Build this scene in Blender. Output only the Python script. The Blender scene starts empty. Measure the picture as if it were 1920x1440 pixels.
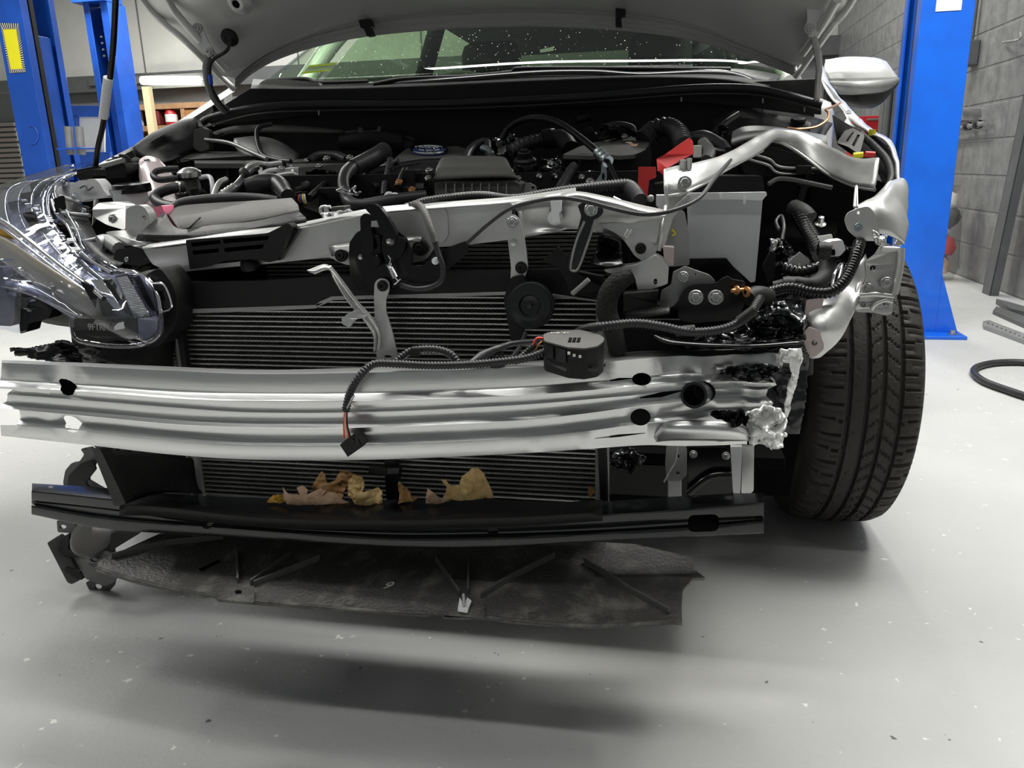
import bpy, bmesh, math, random
from math import sin, cos, pi, radians
from mathutils import Vector, Matrix, noise
from mathutils.geometry import tessellate_polygon
random.seed(7)
S = bpy.context.scene
# ---------------- camera ----------------
CAM = Vector((.40, -.93, .80))
YAW, PIT, ROL, F = radians(11.25), radians(15.5), radians(-1.5), 1457.0
fw = Vector((-sin(YAW)*cos(PIT), cos(YAW)*cos(PIT), -sin(PIT)))
rt = Vector((cos(YAW), sin(YAW), 0)); up = rt.cross(fw)
R2 = rt*cos(ROL)+up*sin(ROL); U2 = -rt*sin(ROL)+up*cos(ROL)
cd = bpy.data.cameras.new('camera'); cam = bpy.data.objects.new('camera', cd)
S.collection.objects.link(cam); S.camera = cam
cd.sensor_width = 36; cd.lens = F/1920*36; cd.clip_start = .02; cd.clip_end = 60
M = Matrix((R2, U2, -fw)).transposed().to_4x4(); M.translation = CAM
cam.matrix_world = M
# ---------------- world, lamps, exposure ----------------
W = bpy.data.worlds.new('world'); S.world = W; W.use_nodes = True
W.node_tree.nodes['Background'].inputs[0].default_value = (.80, .86, .84, 1)
W.node_tree.nodes['Background'].inputs[1].default_value = .13
S.view_settings.view_transform = 'Standard'; S.view_settings.look = 'None'
S.view_settings.gamma = 1; S.view_settings.use_curve_mapping = False
S.view_settings.exposure = 0.52
def area(loc, sx, sy, power, col=(1, .99, .95), tgt=None):
    l = bpy.data.lights.new('shop_lamp', 'AREA'); l.shape = 'RECTANGLE'; l.size = sx; l.size_y = sy
    l.energy = power; l.color = col
    o = bpy.data.objects.new('shop_lamp', l); S.collection.objects.link(o); o.location = loc
    if tgt: o.rotation_euler = (Vector(tgt)-Vector(loc)).to_track_quat('-Z', 'Y').to_euler()
    return o
area((.5, 1.2, 3.6), 3.4, .80, 140)
area((-1.3, -.65, 3.4), 5.4, .11, 29)
area((-3.4, 1.6, 3.3), .3, 2.4, 75)
area((2.15, 1.5, 3.4), .3, 2.2, 40)
area((-4.5, 7.2, 3.6), 5.0, .3, 260)
area((1.0, 6.0, 3.6), .3, 3.0, 80)
# ---------------- projection helpers ----------------
def ray(px, py): return fw + R2*((px-960)/F) + U2*((720-py)/F)
def P(px, py, Y): d = ray(px, py); return CAM + d*((Y-CAM.y)/d.y)
def PZ(px, py, z): d = ray(px, py); return CAM + d*((z-CAM.z)/d.z)
def PX(px, py, x): d = ray(px, py); return CAM + d*((x-CAM.x)/d.x)
def V(p, Y=0): 
    if isinstance(p, Vector): return p.copy()
    return P(p[0], p[1], p[2] if len(p) > 2 else Y)
def px2m(n, Y): return n*(Y-CAM.y)/F
# ---------------- materials ----------------
MATS = {}
def mat(n, col, rough=.5, metal=0., bump=0., bscale=40., var=0., vscale=8., spec=.5, coat=0., emit=None, stretch=None, trans=0., col2=None, cmin=.45, cmax=.7, disp=None):
    m = bpy.data.materials.new(n); m.use_nodes = True; nt = m.node_tree; b = nt.nodes['Principled BSDF']
    I = b.inputs
    I['Base Color'].default_value = (*col, 1); I['Roughness'].default_value = rough; I['Metallic'].default_value = metal
    I['Specular IOR Level'].default_value = spec; I['Coat Weight'].default_value = coat; I['Coat Roughness'].default_value = .08
    I['Transmission Weight'].default_value = trans
    if emit: I['Emission Color'].default_value = (*emit[0], 1); I['Emission Strength'].default_value = emit[1]
    tc = nt.nodes.new('ShaderNodeTexCoord'); mp = nt.nodes.new('ShaderNodeMapping'); nt.links.new(tc.outputs['Object'], mp.inputs[0])
    if stretch: mp.inputs['Scale'].default_value = stretch
    if var or col2:
        nz = nt.nodes.new('ShaderNodeTexNoise'); nz.inputs['Scale'].default_value = vscale; nz.inputs['Detail'].default_value = 8
        nz.inputs['Roughness'].default_value = .65
        nt.links.new(mp.outputs[0], nz.inputs['Vector'])
        r = nt.nodes.new('ShaderNodeValToRGB'); e = r.color_ramp.elements
        e[0].position = cmin; e[1].position = cmax
        c2 = col2 or tuple(min(1, c*(1+var)) for c in col); c1 = col if col2 else tuple(c*(1-var) for c in col)
        e[0].color = (*c1, 1); e[1].color = (*c2, 1)
        nt.links.new(nz.outputs['Fac'], r.inputs[0]); nt.links.new(r.outputs[0], I['Base Color'])
        mr = nt.nodes.new('ShaderNodeMapRange'); mr.inputs['To Min'].default_value = max(.02, rough-.08); mr.inputs['To Max'].default_value = min(1, rough+.12)
        nt.links.new(nz.outputs['Fac'], mr.inputs[0]); nt.links.new(mr.outputs[0], I['Roughness'])
    if bump:
        n2 = nt.nodes.new('ShaderNodeTexNoise'); n2.inputs['Scale'].default_value = bscale; n2.inputs['Detail'].default_value = 4
        nt.links.new(mp.outputs[0], n2.inputs['Vector'])
        bp = nt.nodes.new('ShaderNodeBump'); bp.inputs['Strength'].default_value = bump; bp.inputs['Distance'].default_value = .01
        nt.links.new(n2.outputs['Fac'], bp.inputs['Height']); nt.links.new(bp.outputs[0], I['Normal'])
    MATS[n] = m; return m
def clear(n, tint, gloss_rough, base_mix, bump=0., bscale=30):
    m = bpy.data.materials.new(n); m.use_nodes = True; nt = m.node_tree; nt.nodes.clear()
    o = nt.nodes.new('ShaderNodeOutputMaterial'); t = nt.nodes.new('ShaderNodeBsdfTransparent'); g = nt.nodes.new('ShaderNodeBsdfGlossy')
    t.inputs[0].default_value = (*tint, 1); g.inputs['Roughness'].default_value = gloss_rough
    fr = nt.nodes.new('ShaderNodeFresnel'); fr.inputs[0].default_value = 1.5
    ad = nt.nodes.new('ShaderNodeMath'); ad.operation = 'ADD'; ad.use_clamp = True; ad.inputs[1].default_value = base_mix
    mx = nt.nodes.new('ShaderNodeMixShader')
    ge = nt.nodes.new('ShaderNodeNewGeometry'); iv = nt.nodes.new('ShaderNodeMath'); iv.operation = 'SUBTRACT'; iv.inputs[0].default_value = 1
    mu = nt.nodes.new('ShaderNodeMath'); mu.operation = 'MULTIPLY'; nt.links.new(ge.outputs['Backfacing'], iv.inputs[1])
    nt.links.new(ad.outputs[0], mu.inputs[0]); nt.links.new(iv.outputs[0], mu.inputs[1])
    nt.links.new(fr.outputs[0], ad.inputs[0]); nt.links.new(mu.outputs[0], mx.inputs[0]); nt.links.new(t.outputs[0], mx.inputs[1]); nt.links.new(g.outputs[0], mx.inputs[2])
    nt.links.new(mx.outputs[0], o.inputs[0])
    if bump:
        tc = nt.nodes.new('ShaderNodeTexCoord'); n2 = nt.nodes.new('ShaderNodeTexNoise'); n2.inputs['Scale'].default_value = bscale; nt.links.new(tc.outputs['Object'], n2.inputs['Vector'])
        bp = nt.nodes.new('ShaderNodeBump'); bp.inputs['Strength'].default_value = bump; bp.inputs['Distance'].default_value = .01
        nt.links.new(n2.outputs['Fac'], bp.inputs['Height']); nt.links.new(bp.outputs[0], g.inputs['Normal']); nt.links.new(bp.outputs[0], fr.inputs['Normal'])
    MATS[n] = m; return m
mat('alu', (.70, .705, .705), .29, .92, bump=.03, bscale=30, var=.07, vscale=5, stretch=(.4, 8, 8))
mat('alu_torn', (.93, .93, .92), .45, .35, bump=.6, bscale=60)
mat('silver', (.58, .58, .57), .32, .70, bump=.10, bscale=18, var=.10, vscale=7)
mat('silver_dull', (.33, .335, .33), .42, .55, bump=.1, bscale=30, var=.1)
mat('hood_paint', (.70, .70, .69), .36, .30, var=.03, vscale=3)
mat('paint', (.70, .70, .69), .3, .35, coat=.6)
mat('plastic', (.0075, .0075, .0075), .45, 0, spec=.28, bump=.12, bscale=300, var=.15, vscale=10)
mat('plastic_grey', (.085, .083, .078), .55, 0, bump=.25, bscale=500, var=.08, vscale=12)
mat('gloss_black', (.004, .004, .0045), .19, 0, var=.2, vscale=9, spec=.35)
mat('painted_black', (.009, .010, .011), .17, .1, spec=.6, col2=(.05, .05, .049), cmin=.58, cmax=.85, vscale=22)
mat('rubber', (.014, .014, .014), .55, 0, spec=.3, bump=.1, bscale=120, var=.2)
mat('hose', (.026, .026, .028), .40, 0, spec=.4, bump=.08, bscale=90, var=.15)
mat('foam', (.012, .012, .012), .9, 0, bump=1.0, bscale=260)
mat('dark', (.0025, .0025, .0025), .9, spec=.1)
mat('steel', (.52, .52, .51), .28, .95)
mat('zinc', (.42, .47, .50), .3, .9)
mat('cover', (.05, .048, .045), .45, 0, bump=.25, bscale=200, col2=(.24, .225, .20), cmin=.5, cmax=.8, vscale=18)
mat('liner', (.075, .072, .068), .25, 0, var=.15, vscale=10)
mat('shutter', (.20, .175, .15), .6)
mat('tyre', (.028, .025, .022), .6, 0, spec=.35, bump=.15, bscale=150, col2=(.06, .053, .044), cmin=.5, cmax=.9, vscale=12)
mat('white_plastic', (.72, .73, .74), .38, 0, var=.03)
mat('tray', (.62, .63, .65), .35, 0, var=.06, vscale=5)
mat('red_plastic', (.62, .035, .035), .32)
mat('pink', (.85, .22, .35), .22)
mat('reservoir', (.80, .68, .68), .3)
mat('yellow', (.85, .78, .02), .4)
mat('copper', (.55, .28, .12), .35, .6)
mat('blue_paint', (.012, .085, .46), .34, 0, var=.18, vscale=2.5, coat=.3)
mat('blue_bright', (.004, .12, .66), .32, 0, col2=(.003, .085, .50), cmin=.4, cmax=.75, vscale=4, coat=.3)
mat('blue_tape', (.02, .1, .7), .4)
mat('amber', (.75, .38, .02), .2)
mat('chrome', (.75, .75, .78), .12, 1)
mat('reflector', (.13, .135, .19), .22, .5, bump=.25, bscale=22)
mat('lamp_inner', (.30, .275, .23), .32, .2)
mat('wire_red', (.7, .08, .05), .4); mat('wire_white', (.75, .72, .68), .4)
mat('emblem_blue', (.02, .07, .45), .3); mat('paper', (.78, .77, .72), .6)
mat('fin', (.20, .20, .185), .5, .6, bump=.5, bscale=500)
mat('fin_dark', (.018, .018, .017), .7, .2, bump=.6, bscale=700)
mat('leaf_tan', (.60, .40, .27), .6, 0, col2=(.40, .22, .12), vscale=25)
mat('leaf_brown', (.34, .18, .06), .55, 0, col2=(.13, .055, .018), vscale=25)
mat('leaf_gold', (.58, .40, .17), .5, 0, bump=.5, bscale=60, col2=(.26, .15, .05), vscale=20)
mat('leaf_orange', (.62, .33, .04), .5)
mat('wood', (.38, .22, .11), .6, 0, var=.2, vscale=6); mat('pale_wood', (.68, .56, .34), .6)
mat('maroon', (.14, .012, .015), .6); mat('red_tool', (.42, .015, .02), .35)
mat('grey_metal', (.10, .105, .105), .5, .1, var=.1); mat('wall_grey', (.16, .163, .165), .5, var=.05)
mat('tube', (1, 1, 1), .5, emit=((1, .98, .85), 9))
mat('seat', (.03, .03, .03), .9, bump=.2, bscale=200)
mat('glove', (.05, .05, .05), .7)
mat('pinkish', (.50, .42, .42), .38, .6, bump=.1, bscale=20)
clear('glass', (.76, .84, .74), .015, .02)
clear('lens', (.93, .94, .98), .05, .10, .35, 14)
clear('bag_film', (.9, .9, .9), .2, .3)
# ---------------- object helpers ----------------
WL = {}
def finish(name, me, m, parent, label=None, kind=None, bev=0, solid=0, smooth=40, seg=2, soff=0, cat=None, group=None):
    """mesh built in world coordinates -> one object with its origin at its middle"""
    n = len(me.vertices)
    c = Vector((0, 0, 0))
    if n:
        xs = [v.co for v in me.vertices]
        lo = Vector([min(v[i] for v in xs) for i in range(3)]); hi = Vector([max(v[i] for v in xs) for i in range(3)])
        c = (lo+hi)/2
        if parent is None: c.z = lo.z
        for v in me.vertices: v.co -= c
    me.materials.clear(); 
    for mm in (m if isinstance(m, (list, tuple)) else [m]): me.materials.append(MATS[mm])
    o = bpy.data.objects.new(name, me); S.collection.objects.link(o)
    WL[o.name] = c
    if parent is not None: o.parent = parent; o.location = c - WL[parent.name]
    else: o.location = c
    if smooth:
        for p in me.polygons: p.use_smooth = True
        me.set_sharp_from_angle(angle=radians(smooth))
    if solid:
        s = o.modifiers.new('solid', 'SOLIDIFY'); s.thickness = solid; s.offset = soff
    if bev:
        b = o.modifiers.new('bevel', 'BEVEL'); b.width = bev; b.segments = seg; b.limit_method = 'ANGLE'; b.angle_limit = radians(38); b.harden_normals = True
    if label: o['label'] = label
    if cat: o['category'] = cat
    if group: o['group'] = group
    if kind: o['kind'] = kind
    return o
def thing(name, loc, label, cat, group=None):
    o = bpy.data.objects.new(name, None); S.collection.objects.link(o); o.location = loc; o.empty_display_size = .1
    WL[o.name] = Vector(loc); o['label'] = label; o['category'] = cat
    if group: o['group'] = group
    return o
class MB:
    def __init__(s): s.v = []; s.f = []; s.mi = []
    def add(s, vs, fs, mi=0):
        n = len(s.v); s.v += [tuple(v) for v in vs]; s.f += [tuple(i+n for i in f) for f in fs]; s.mi += [mi]*len(fs); return s
    def mesh(s, name):
        me = bpy.data.meshes.new(name); me.from_pydata(s.v, [], s.f); me.update()
        for p, i in zip(me.polygons, s.mi): p.material_index = i
        b = bmesh.new(); b.from_mesh(me); bmesh.ops.recalc_face_normals(b, faces=b.faces); b.to_mesh(me); b.free()
        return me
def rndpoly(pts, r, n=3):
    if r <= 0: return pts
    out = []; L = len(pts)
    for i, p in enumerate(pts):
        a = pts[i-1]; b = pts[(i+1) % L]; k = len(p)
        pa = Vector(p[:2]); va = Vector(a[:2])-pa; vb = Vector(b[:2])-pa
        la, lb = va.length, vb.length
        ra = min(r, la*.45)/max(la, 1e-6); rb = min(r, lb*.45)/max(lb, 1e-6)
        q0 = [p[j]+(a[j]-p[j])*ra for j in range(k)]; q1 = [p[j]+(b[j]-p[j])*rb for j in range(k)]
        for t in range(n+1):
            t /= n; out.append(tuple(q0[j]*(1-t)**2+2*t*(1-t)*p[j]+q1[j]*t*t for j in range(k)))
    return out
def roundrows(R, r, k=3):
    """round every long corner between neighbouring rows"""
    out = [R[0]]
    for i in range(1, len(R)-1):
        a, b, c = R[i-1], R[i], R[i+1]; new = [[] for _ in range(k)]
        for p, q, s in zip(a, b, c):
            u = p-q; w_ = s-q; e0 = q+u.normalized()*min(r, u.length*.4); e1 = q+w_.normalized()*min(r, w_.length*.4)
            for j in range(k): t = j/(k-1); new[j].append(e0*(1-t)**2+q*2*t*(1-t)+e1*t*t)
        out += new
    out.append(R[-1]); return out
def circ(cx, cy, r, n=16, ry=None): return [(cx+r*cos(2*pi*i/n), cy+(ry or r)*sin(2*pi*i/n)) for i in range(n)]
def poly_mb(mb, pts, Y, th, holes=(), rnd=0, conv=None, ext=Vector((0, 1, 0)), persp=False):
    """polygon given in photograph pixels, stood up at its own distance and given its real thickness"""
    pts = rndpoly([tuple(p) for p in pts], rnd)
    loops = [pts]
    for h in holes:
        if len(h) in (3, 4) and not isinstance(h[0], (tuple, list)): h = circ(h[0], h[1], h[2], 14, h[3] if len(h) > 3 else None)
        loops.append(list(h))
    # depth at hole vertices: least-squares plane of the outline's depth
    if any(len(p) > 2 for p in pts):
        import numpy as np
        A = np.array([[p[0], p[1], 1] for p in pts]); b = np.array([p[2] if len(p) > 2 else Y for p in pts])
        co = np.linalg.lstsq(A, b, rcond=None)[0]
        dep = lambda p: p[2] if len(p) > 2 else float(co[0]*p[0]+co[1]*p[1]+co[2])
    else: dep = lambda p: Y
    cv = conv or (lambda p: P(p[0], p[1], dep(p)))
    flat = [p for l in loops for p in l]
    tri = tessellate_polygon([[Vector((p[0], p[1], 0)) for p in l] for l in loops])
    fr = [cv(p) for p in flat]; n = len(fr)
    bk = [v+ext*th for v in fr] if not persp else [P(p[0], p[1], Y+th) for p in flat]
    fs = [tuple(t) for t in tri]+[tuple(i+n for i in reversed(t)) for t in tri]
    o = 0
    for l in loops:
        L = len(l)
        for i in range(L): a, b = o+i, o+(i+1) % L; fs.append((a, b, b+n, a+n))
        o += L
    mb.add(fr+bk, fs)
def plate(name, pts, Y, m, parent, th=.002, holes=(), rnd=3, bev=.0008, ext=Vector((0, 1, 0)), **k):
    mb = MB(); poly_mb(mb, pts, Y, th, holes, rnd, ext=ext); return finish(name, mb.mesh(name), m, parent, bev=bev, **k)
def slab(name, pts, z, m, parent, th=.01, holes=(), rnd=3, bev=.001, tilt=None, **k):
    """polygon in pixels laid on the horizontal plane z, thickness downwards"""
    mb = MB(); cv = (lambda p: PZ(p[0], p[1], p[2] if len(p) > 2 else z))
    poly_mb(mb, pts, 0, th, holes, rnd, conv=cv, ext=Vector((0, 0, -1))); return finish(name, mb.mesh(name), m, parent, bev=bev, **k)
def cr(pts, n):
    """Catmull-Rom through points"""
    L = len(pts); out = []
    if L == 2: return [pts[0].lerp(pts[1], i/n) for i in range(n+1)]
    for i in range(L-1):
        p0 = pts[i-1] if i else pts[0]*2-pts[1]; p1 = pts[i]; p2 = pts[i+1]; p3 = pts[i+2] if i+2 < L else pts[-1]*2-pts[-2]
        for j in range(n):
            t = j/n; out.append(.5*((2*p1)+(p2-p0)*t+(2*p0-5*p1+4*p2-p3)*t*t+(3*p1-p0-3*p2+p3)*t**3))
    out.append(pts[-1].copy()); return out
def grid_mb(mb, rows, closed=False, mi=0):
    R = len(rows); Cn = len(rows[0]); vs = [v for r in rows for v in r]; fs = []
    for i in range(R-1):
        for j in range(Cn-(0 if closed else 1)):
            k = (j+1) % Cn; fs.append((i*Cn+j, i*Cn+k, (i+1)*Cn+k, (i+1)*Cn+j))
    mb.add(vs, fs, mi)
def loft(name, rows, m, parent, th=.0015, nu=6, nv=4, Y=0, lin_v=False, bump=0, soff=1, bev=0, **k):
    R = [cr([V(p, Y) for p in r], nu) for r in rows]
    if lin_v or len(R) == 2: G = R
    else:
        cols = [cr([r[j] for r in R], nv) for j in range(len(R[0]))]; G = [[c[i] for c in cols] for i in range(len(cols[0]))]
    if bump:
        for r in G:
            for i, v in enumerate(r):
                d = noise.noise(v*22)*bump; r[i] = v+Vector((d*.3, -d, d*.5))
    mb = MB(); grid_mb(mb, G); return finish(name, mb.mesh(name), m, parent, solid=th, soff=soff, bev=bev, **k)
def tube_mb(mb, pts, r, sides=10, n=8, rib=None, cap=True, mi=0, flat=1.0):
    """r number or list per control point; rib=(pitch, depth) gives corrugated conduit"""
    P3 = [V(p) for p in pts]
    rs = r if isinstance(r, (list, tuple)) else [r]*len(P3)
    C3 = cr(P3, n); seg = len(P3)-1
    rr = []
    for i in range(len(C3)):
        t = i/(len(C3)-1)*seg; a = min(int(t), seg-1); u = t-a; u = u*u*(3-2*u); rr.append(rs[a]*(1-u)+rs[a+1]*u)
    if rib:
        L = [0]
        for i in range(1, len(C3)): L.append(L[-1]+(C3[i]-C3[i-1]).length)
        N = min(int(L[-1]/rib[0])*4, 1400); N = max(N, 8); c2 = []; r2 = []; j = 0
        for i in range(N+1):
            s = L[-1]*i/N
            while j < len(L)-2 and L[j+1] < s: j += 1
            u = (s-L[j])/max(L[j+1]-L[j], 1e-9); c2.append(C3[j].lerp(C3[j+1], u)); r2.append((rr[j]*(1-u)+rr[j+1]*u)*(1 - (rib[1] if i % 4 in (2, 3) else 0)))
        C3, rr = c2, r2
    rows = []; T = (C3[1]-C3[0]).normalized(); N0 = T.orthogonal().normalized()
    for i, c in enumerate(C3):
        a = C3[max(i-1, 0)]; b = C3[min(i+1, len(C3)-1)]; T = (b-a).normalized() if (b-a).length > 1e-9 else T
        N0 = (N0-T*N0.dot(T)).normalized(); B = T.cross(N0)
        rows.append([c+(N0*cos(2*pi*k/sides)+B*sin(2*pi*k/sides)*flat)*rr[i] for k in range(sides)])
    st = len(mb.v); grid_mb(mb, rows, True, mi)
    if cap: mb.f += [tuple(range(st, st+sides)), tuple(reversed(range(st+(len(rows)-1)*sides, st+len(rows)*sides)))]; mb.mi += [mi, mi]
def tube(name, pts, r, m, parent, sides=10, n=8, rib=None, flat=1.0, **k):
    mb = MB(); tube_mb(mb, pts, r, sides, n, rib, flat=flat); return finish(name, mb.mesh(name), m, parent, smooth=50 if not rib else 60, **k)
def frame(ax):
    ax = ax.normalized(); x = ax.orthogonal().normalized(); return x, ax.cross(x), ax
def lathe_mb(mb, c, ax, prof, sides=24, mi=0, hexa=False):
    """prof: (radius, offset along axis)"""
    x, y, z = frame(ax); rows = []
    for r, t in prof: rows.append([c+z*t+(x*cos(2*pi*k/sides)+y*sin(2*pi*k/sides))*max(r, 1e-5) for k in range(sides)])
    grid_mb(mb, rows, True, mi)
def lathe(name, c, ax, prof, m, parent, sides=28, **k):
    mb = MB(); lathe_mb(mb, V(c), Vector(ax), prof, sides); return finish(name, mb.mesh(name), m, parent, **k)
TOC = Vector((0, -1, 0))
def bolt(px, py, Y, rp, parent, m='steel', ax=(0, -1, .1), name='bolt', washer=1.55, h=.6, lift=0):
    c = V((px, py, Y)); r = px2m(rp, Y); ax = Vector(ax).normalized(); mb = MB()
    lathe_mb(mb, c, ax, [(0, -r*.8), (r*washer, -r*.8), (r*washer, .05*r), (r*washer*.92, r*.18), (r*.98, r*.2)], 20)
    x, y, z = frame(ax); rows = []
    for q, t in [(1.02, .15), (1.02, h*.85+.15), (.9, h+.15), (.45, h+.15), (.36, h*.55), (0, h*.5)]:
        rows.append([c+z*(t*r)+(x*cos(pi/3*k+.3)+y*sin(pi/3*k+.3))*r*q for k in range(6)])
    grid_mb(mb, rows, True); return finish(name, mb.mesh(name), m, parent, smooth=30)
def box_mb(mb, c, s, rot=None, mi=0):
    vs = []
    for dz in (-.5, .5):
        for dx, dy in ((-.5, -.5), (.5, -.5), (.5, .5), (-.5, .5)):
            v = Vector((dx*s[0], dy*s[1], dz*s[2]));
            if rot: v = rot @ v
            vs.append(Vector(c)+v)
    mb.add(vs, [(0, 3, 2, 1), (4, 5, 6, 7), (0, 1, 5, 4), (1, 2, 6, 5), (2, 3, 7, 6), (3, 0, 4, 7)], mi)
def box(name, c, s, m, parent=None, rot=(0, 0, 0), bev=.002, **k):
    from mathutils import Euler
    mb = MB(); box_mb(mb, c, s, Euler([radians(a) for a in rot]).to_matrix()); return finish(name, mb.mesh(name), m, parent, bev=bev, **k)
def pbox(name, x0, y0, x1, y1, Y, d, m, parent, bev=.002, rnd=0, skew=0, **k):
    """box whose front face covers the pixel rectangle at distance Y; skew shifts the right end in pixels"""
    return plate(name, [(x0, y0), (x1, y0+skew), (x1, y1+skew), (x0, y1)], Y, m, parent, th=d, rnd=rnd, bev=bev, **k)
def text_part(name, s, c, size, m, parent, rot, ext=.0004, **k):
    cu = bpy.data.curves.new(name, 'FONT'); cu.body = s; cu.size = size; cu.extrude = ext; cu.align_x = 'CENTER'; cu.align_y = 'CENTER'
    o = bpy.data.objects.new('tmp', cu); S.collection.objects.link(o); bpy.context.view_layer.update()
    me = bpy.data.meshes.new_from_object(o.evaluated_get(bpy.context.evaluated_depsgraph_get())); bpy.data.objects.remove(o)
    R = Matrix((rot[0], rot[1], rot[0].cross(rot[1]))).transposed().to_4x4(); R.translation = Vector(c); me.transform(R)
    return finish(name, me, m, parent, smooth=0, **k)
def cut(o, cutters):
    """boolean the pixel prisms (pts, Y0, depth) out of o, for good"""
    dg = bpy.context.evaluated_depsgraph_get; objs = []
    for pts, Y, d in cutters:
        mb = MB(); poly_mb(mb, pts, Y, d, rnd=0, persp=True); me = mb.mesh('cut'); c = bpy.data.objects.new('cut', me); S.collection.objects.link(c); objs.append(c)
        b = o.modifiers.new('b', 'BOOLEAN'); b.object = c; b.operation = 'DIFFERENCE'; b.solver = 'EXACT'
    bpy.context.view_layer.update(); me = bpy.data.meshes.new_from_object(o.evaluated_get(dg())); o.modifiers.clear(); o.data = me
    for p in me.polygons: p.use_smooth = True
    me.set_sharp_from_angle(angle=radians(30))
    for c in objs: bpy.data.objects.remove(c)
# ---------------- the workshop ----------------
def struct(name, mb, m, **k): return finish(name, mb.mesh(name), m, None, kind='structure', smooth=0, **k)
XR, XL, YB, YF, HT = 2.42, -10.5, 10.0, -5.0, 4.2
# floor: light grey epoxy with wear, specks and shallow roughness
fm = bpy.data.materials.new('floor_epoxy'); fm.use_nodes = True; nt = fm.node_tree; b = nt.nodes['Principled BSDF']
tc = nt.nodes.new('ShaderNodeTexCoord')
def nz(sc, det=6, rough=.6):
    n = nt.nodes.new('ShaderNodeTexNoise'); n.inputs['Scale'].default_value = sc; n.inputs['Detail'].default_value = det; n.inputs['Roughness'].default_value = rough
    nt.links.new(tc.outputs['Object'], n.inputs['Vector']); return n
def ramp(src, stops):
    r = nt.nodes.new('ShaderNodeValToRGB'); e = r.color_ramp.elements
    while len(e) < len(stops): e.new(.5)
    for q, (p, c) in zip(e, stops): q.position = p; q.color = (*c, 1) if isinstance(c, tuple) else (c, c, c, 1)
    nt.links.new(src, r.inputs[0]); return r.outputs[0]
def mix(f, a, b2, mode='MIX'):
    m = nt.nodes.new('ShaderNodeMix'); m.data_type = 'RGBA'; m.blend_type = mode
    for i, s in ((0, f), (6, a), (7, b2)):
        if hasattr(s, 'is_linked'): nt.links.new(s, m.inputs[i])
        else: m.inputs[i].default_value = s if i == 0 else (*s, 1)
    return m.outputs[2]
c0 = ramp(nz(1.1).outputs['Fac'], [(.35, (.42, .425, .42)), (.62, (.48, .48, .465)), (.9, (.53, .525, .49))])
sp = ramp(nz(46, 3, .5).outputs['Fac'], [(.71, 0.), (.73, 1.)]); c1 = mix(sp, c0, (.72, .71, .68))
dk = ramp(nz(38, 4, .5).outputs['Fac'], [(.25, 1.), (.27, 0.)]); c2 = mix(dk, c1, (.13, .13, .12))
nt.links.new(c2, b.inputs['Base Color'])
nt.links.new(ramp(nz(5).outputs['Fac'], [(.3, .42), (.7, .62)]), b.inputs['Roughness']); b.inputs['Specular IOR Level'].default_value = .3
bp = nt.nodes.new('ShaderNodeBump'); bp.inputs['Strength'].default_value = .25; bp.inputs['Distance'].default_value = .01
nt.links.new(nz(60, 6, .6).outputs['Fac'], bp.inputs['Height']); nt.links.new(bp.outputs[0], b.inputs['Normal']); MATS['floor'] = fm
mb = MB(); box_mb(mb, ((XL+XR)/2, (YB+YF)/2, -.05), (XR-XL+.6, YB-YF+.6, .1)); struct('floor', mb, 'floor')
# painted block wall
wm = bpy.data.materials.new('painted_block'); wm.use_nodes = True; nt = wm.node_tree; b = nt.nodes['Principled BSDF']
tc = nt.nodes.new('ShaderNodeTexCoord'); mp = nt.nodes.new('ShaderNodeMapping'); mp.inputs['Rotation'].default_value = (0, 0, 0)
sx = nt.nodes.new('ShaderNodeSeparateXYZ'); cx = nt.nodes.new('ShaderNodeCombineXYZ'); nt.links.new(tc.outputs['Object'], sx.inputs[0])
nt.links.new(sx.outputs[1], cx.inputs[0]); nt.links.new(sx.outputs[2], cx.inputs[1])
br = nt.nodes.new('ShaderNodeTexBrick'); nt.links.new(cx.outputs[0], br.inputs['Vector']); br.inputs['Scale'].default_value = 1
br.inputs['Brick Width'].default_value = .45; br.inputs['Row Height'].default_value = .225; br.inputs['Mortar Size'].default_value = .012; br.inputs['Mortar Smooth'].default_value = .6
n1 = nt.nodes.new('ShaderNodeTexNoise'); n1.inputs['Scale'].default_value = 9; n1.inputs['Detail'].default_value = 8; nt.links.new(tc.outputs['Object'], n1.inputs['Vector'])
a1 = nt.nodes.new('ShaderNodeMath'); a1.operation = 'MULTIPLY_ADD'; a1.inputs[1].default_value = -.9; nt.links.new(br.outputs['Fac'], a1.inputs[0]); nt.links.new(n1.outputs['Fac'], a1.inputs[2])
bp = nt.nodes.new('ShaderNodeBump'); bp.inputs['Strength'].default_value = .7; bp.inputs['Distance'].default_value = .02; nt.links.new(a1.outputs[0], bp.inputs['Height']); nt.links.new(bp.outputs[0], b.inputs['Normal'])
r = nt.nodes.new('ShaderNodeValToRGB'); e = r.color_ramp.elements; e[0].color = (.17, .172, .172, 1); e[1].color = (.24, .24, .235, 1); e[0].position = .35; e[1].position = .7
nt.links.new(n1.outputs['Fac'], r.inputs[0]); nt.links.new(r.outputs[0], b.inputs['Base Color']); b.inputs['Roughness'].default_value = .36
MATS['block'] = wm
mb = MB(); box_mb(mb, (XR+.1, (YB+YF)/2, HT/2), (.2, YB-YF, HT)); w = struct('wall_right', mb, 'block')
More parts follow.
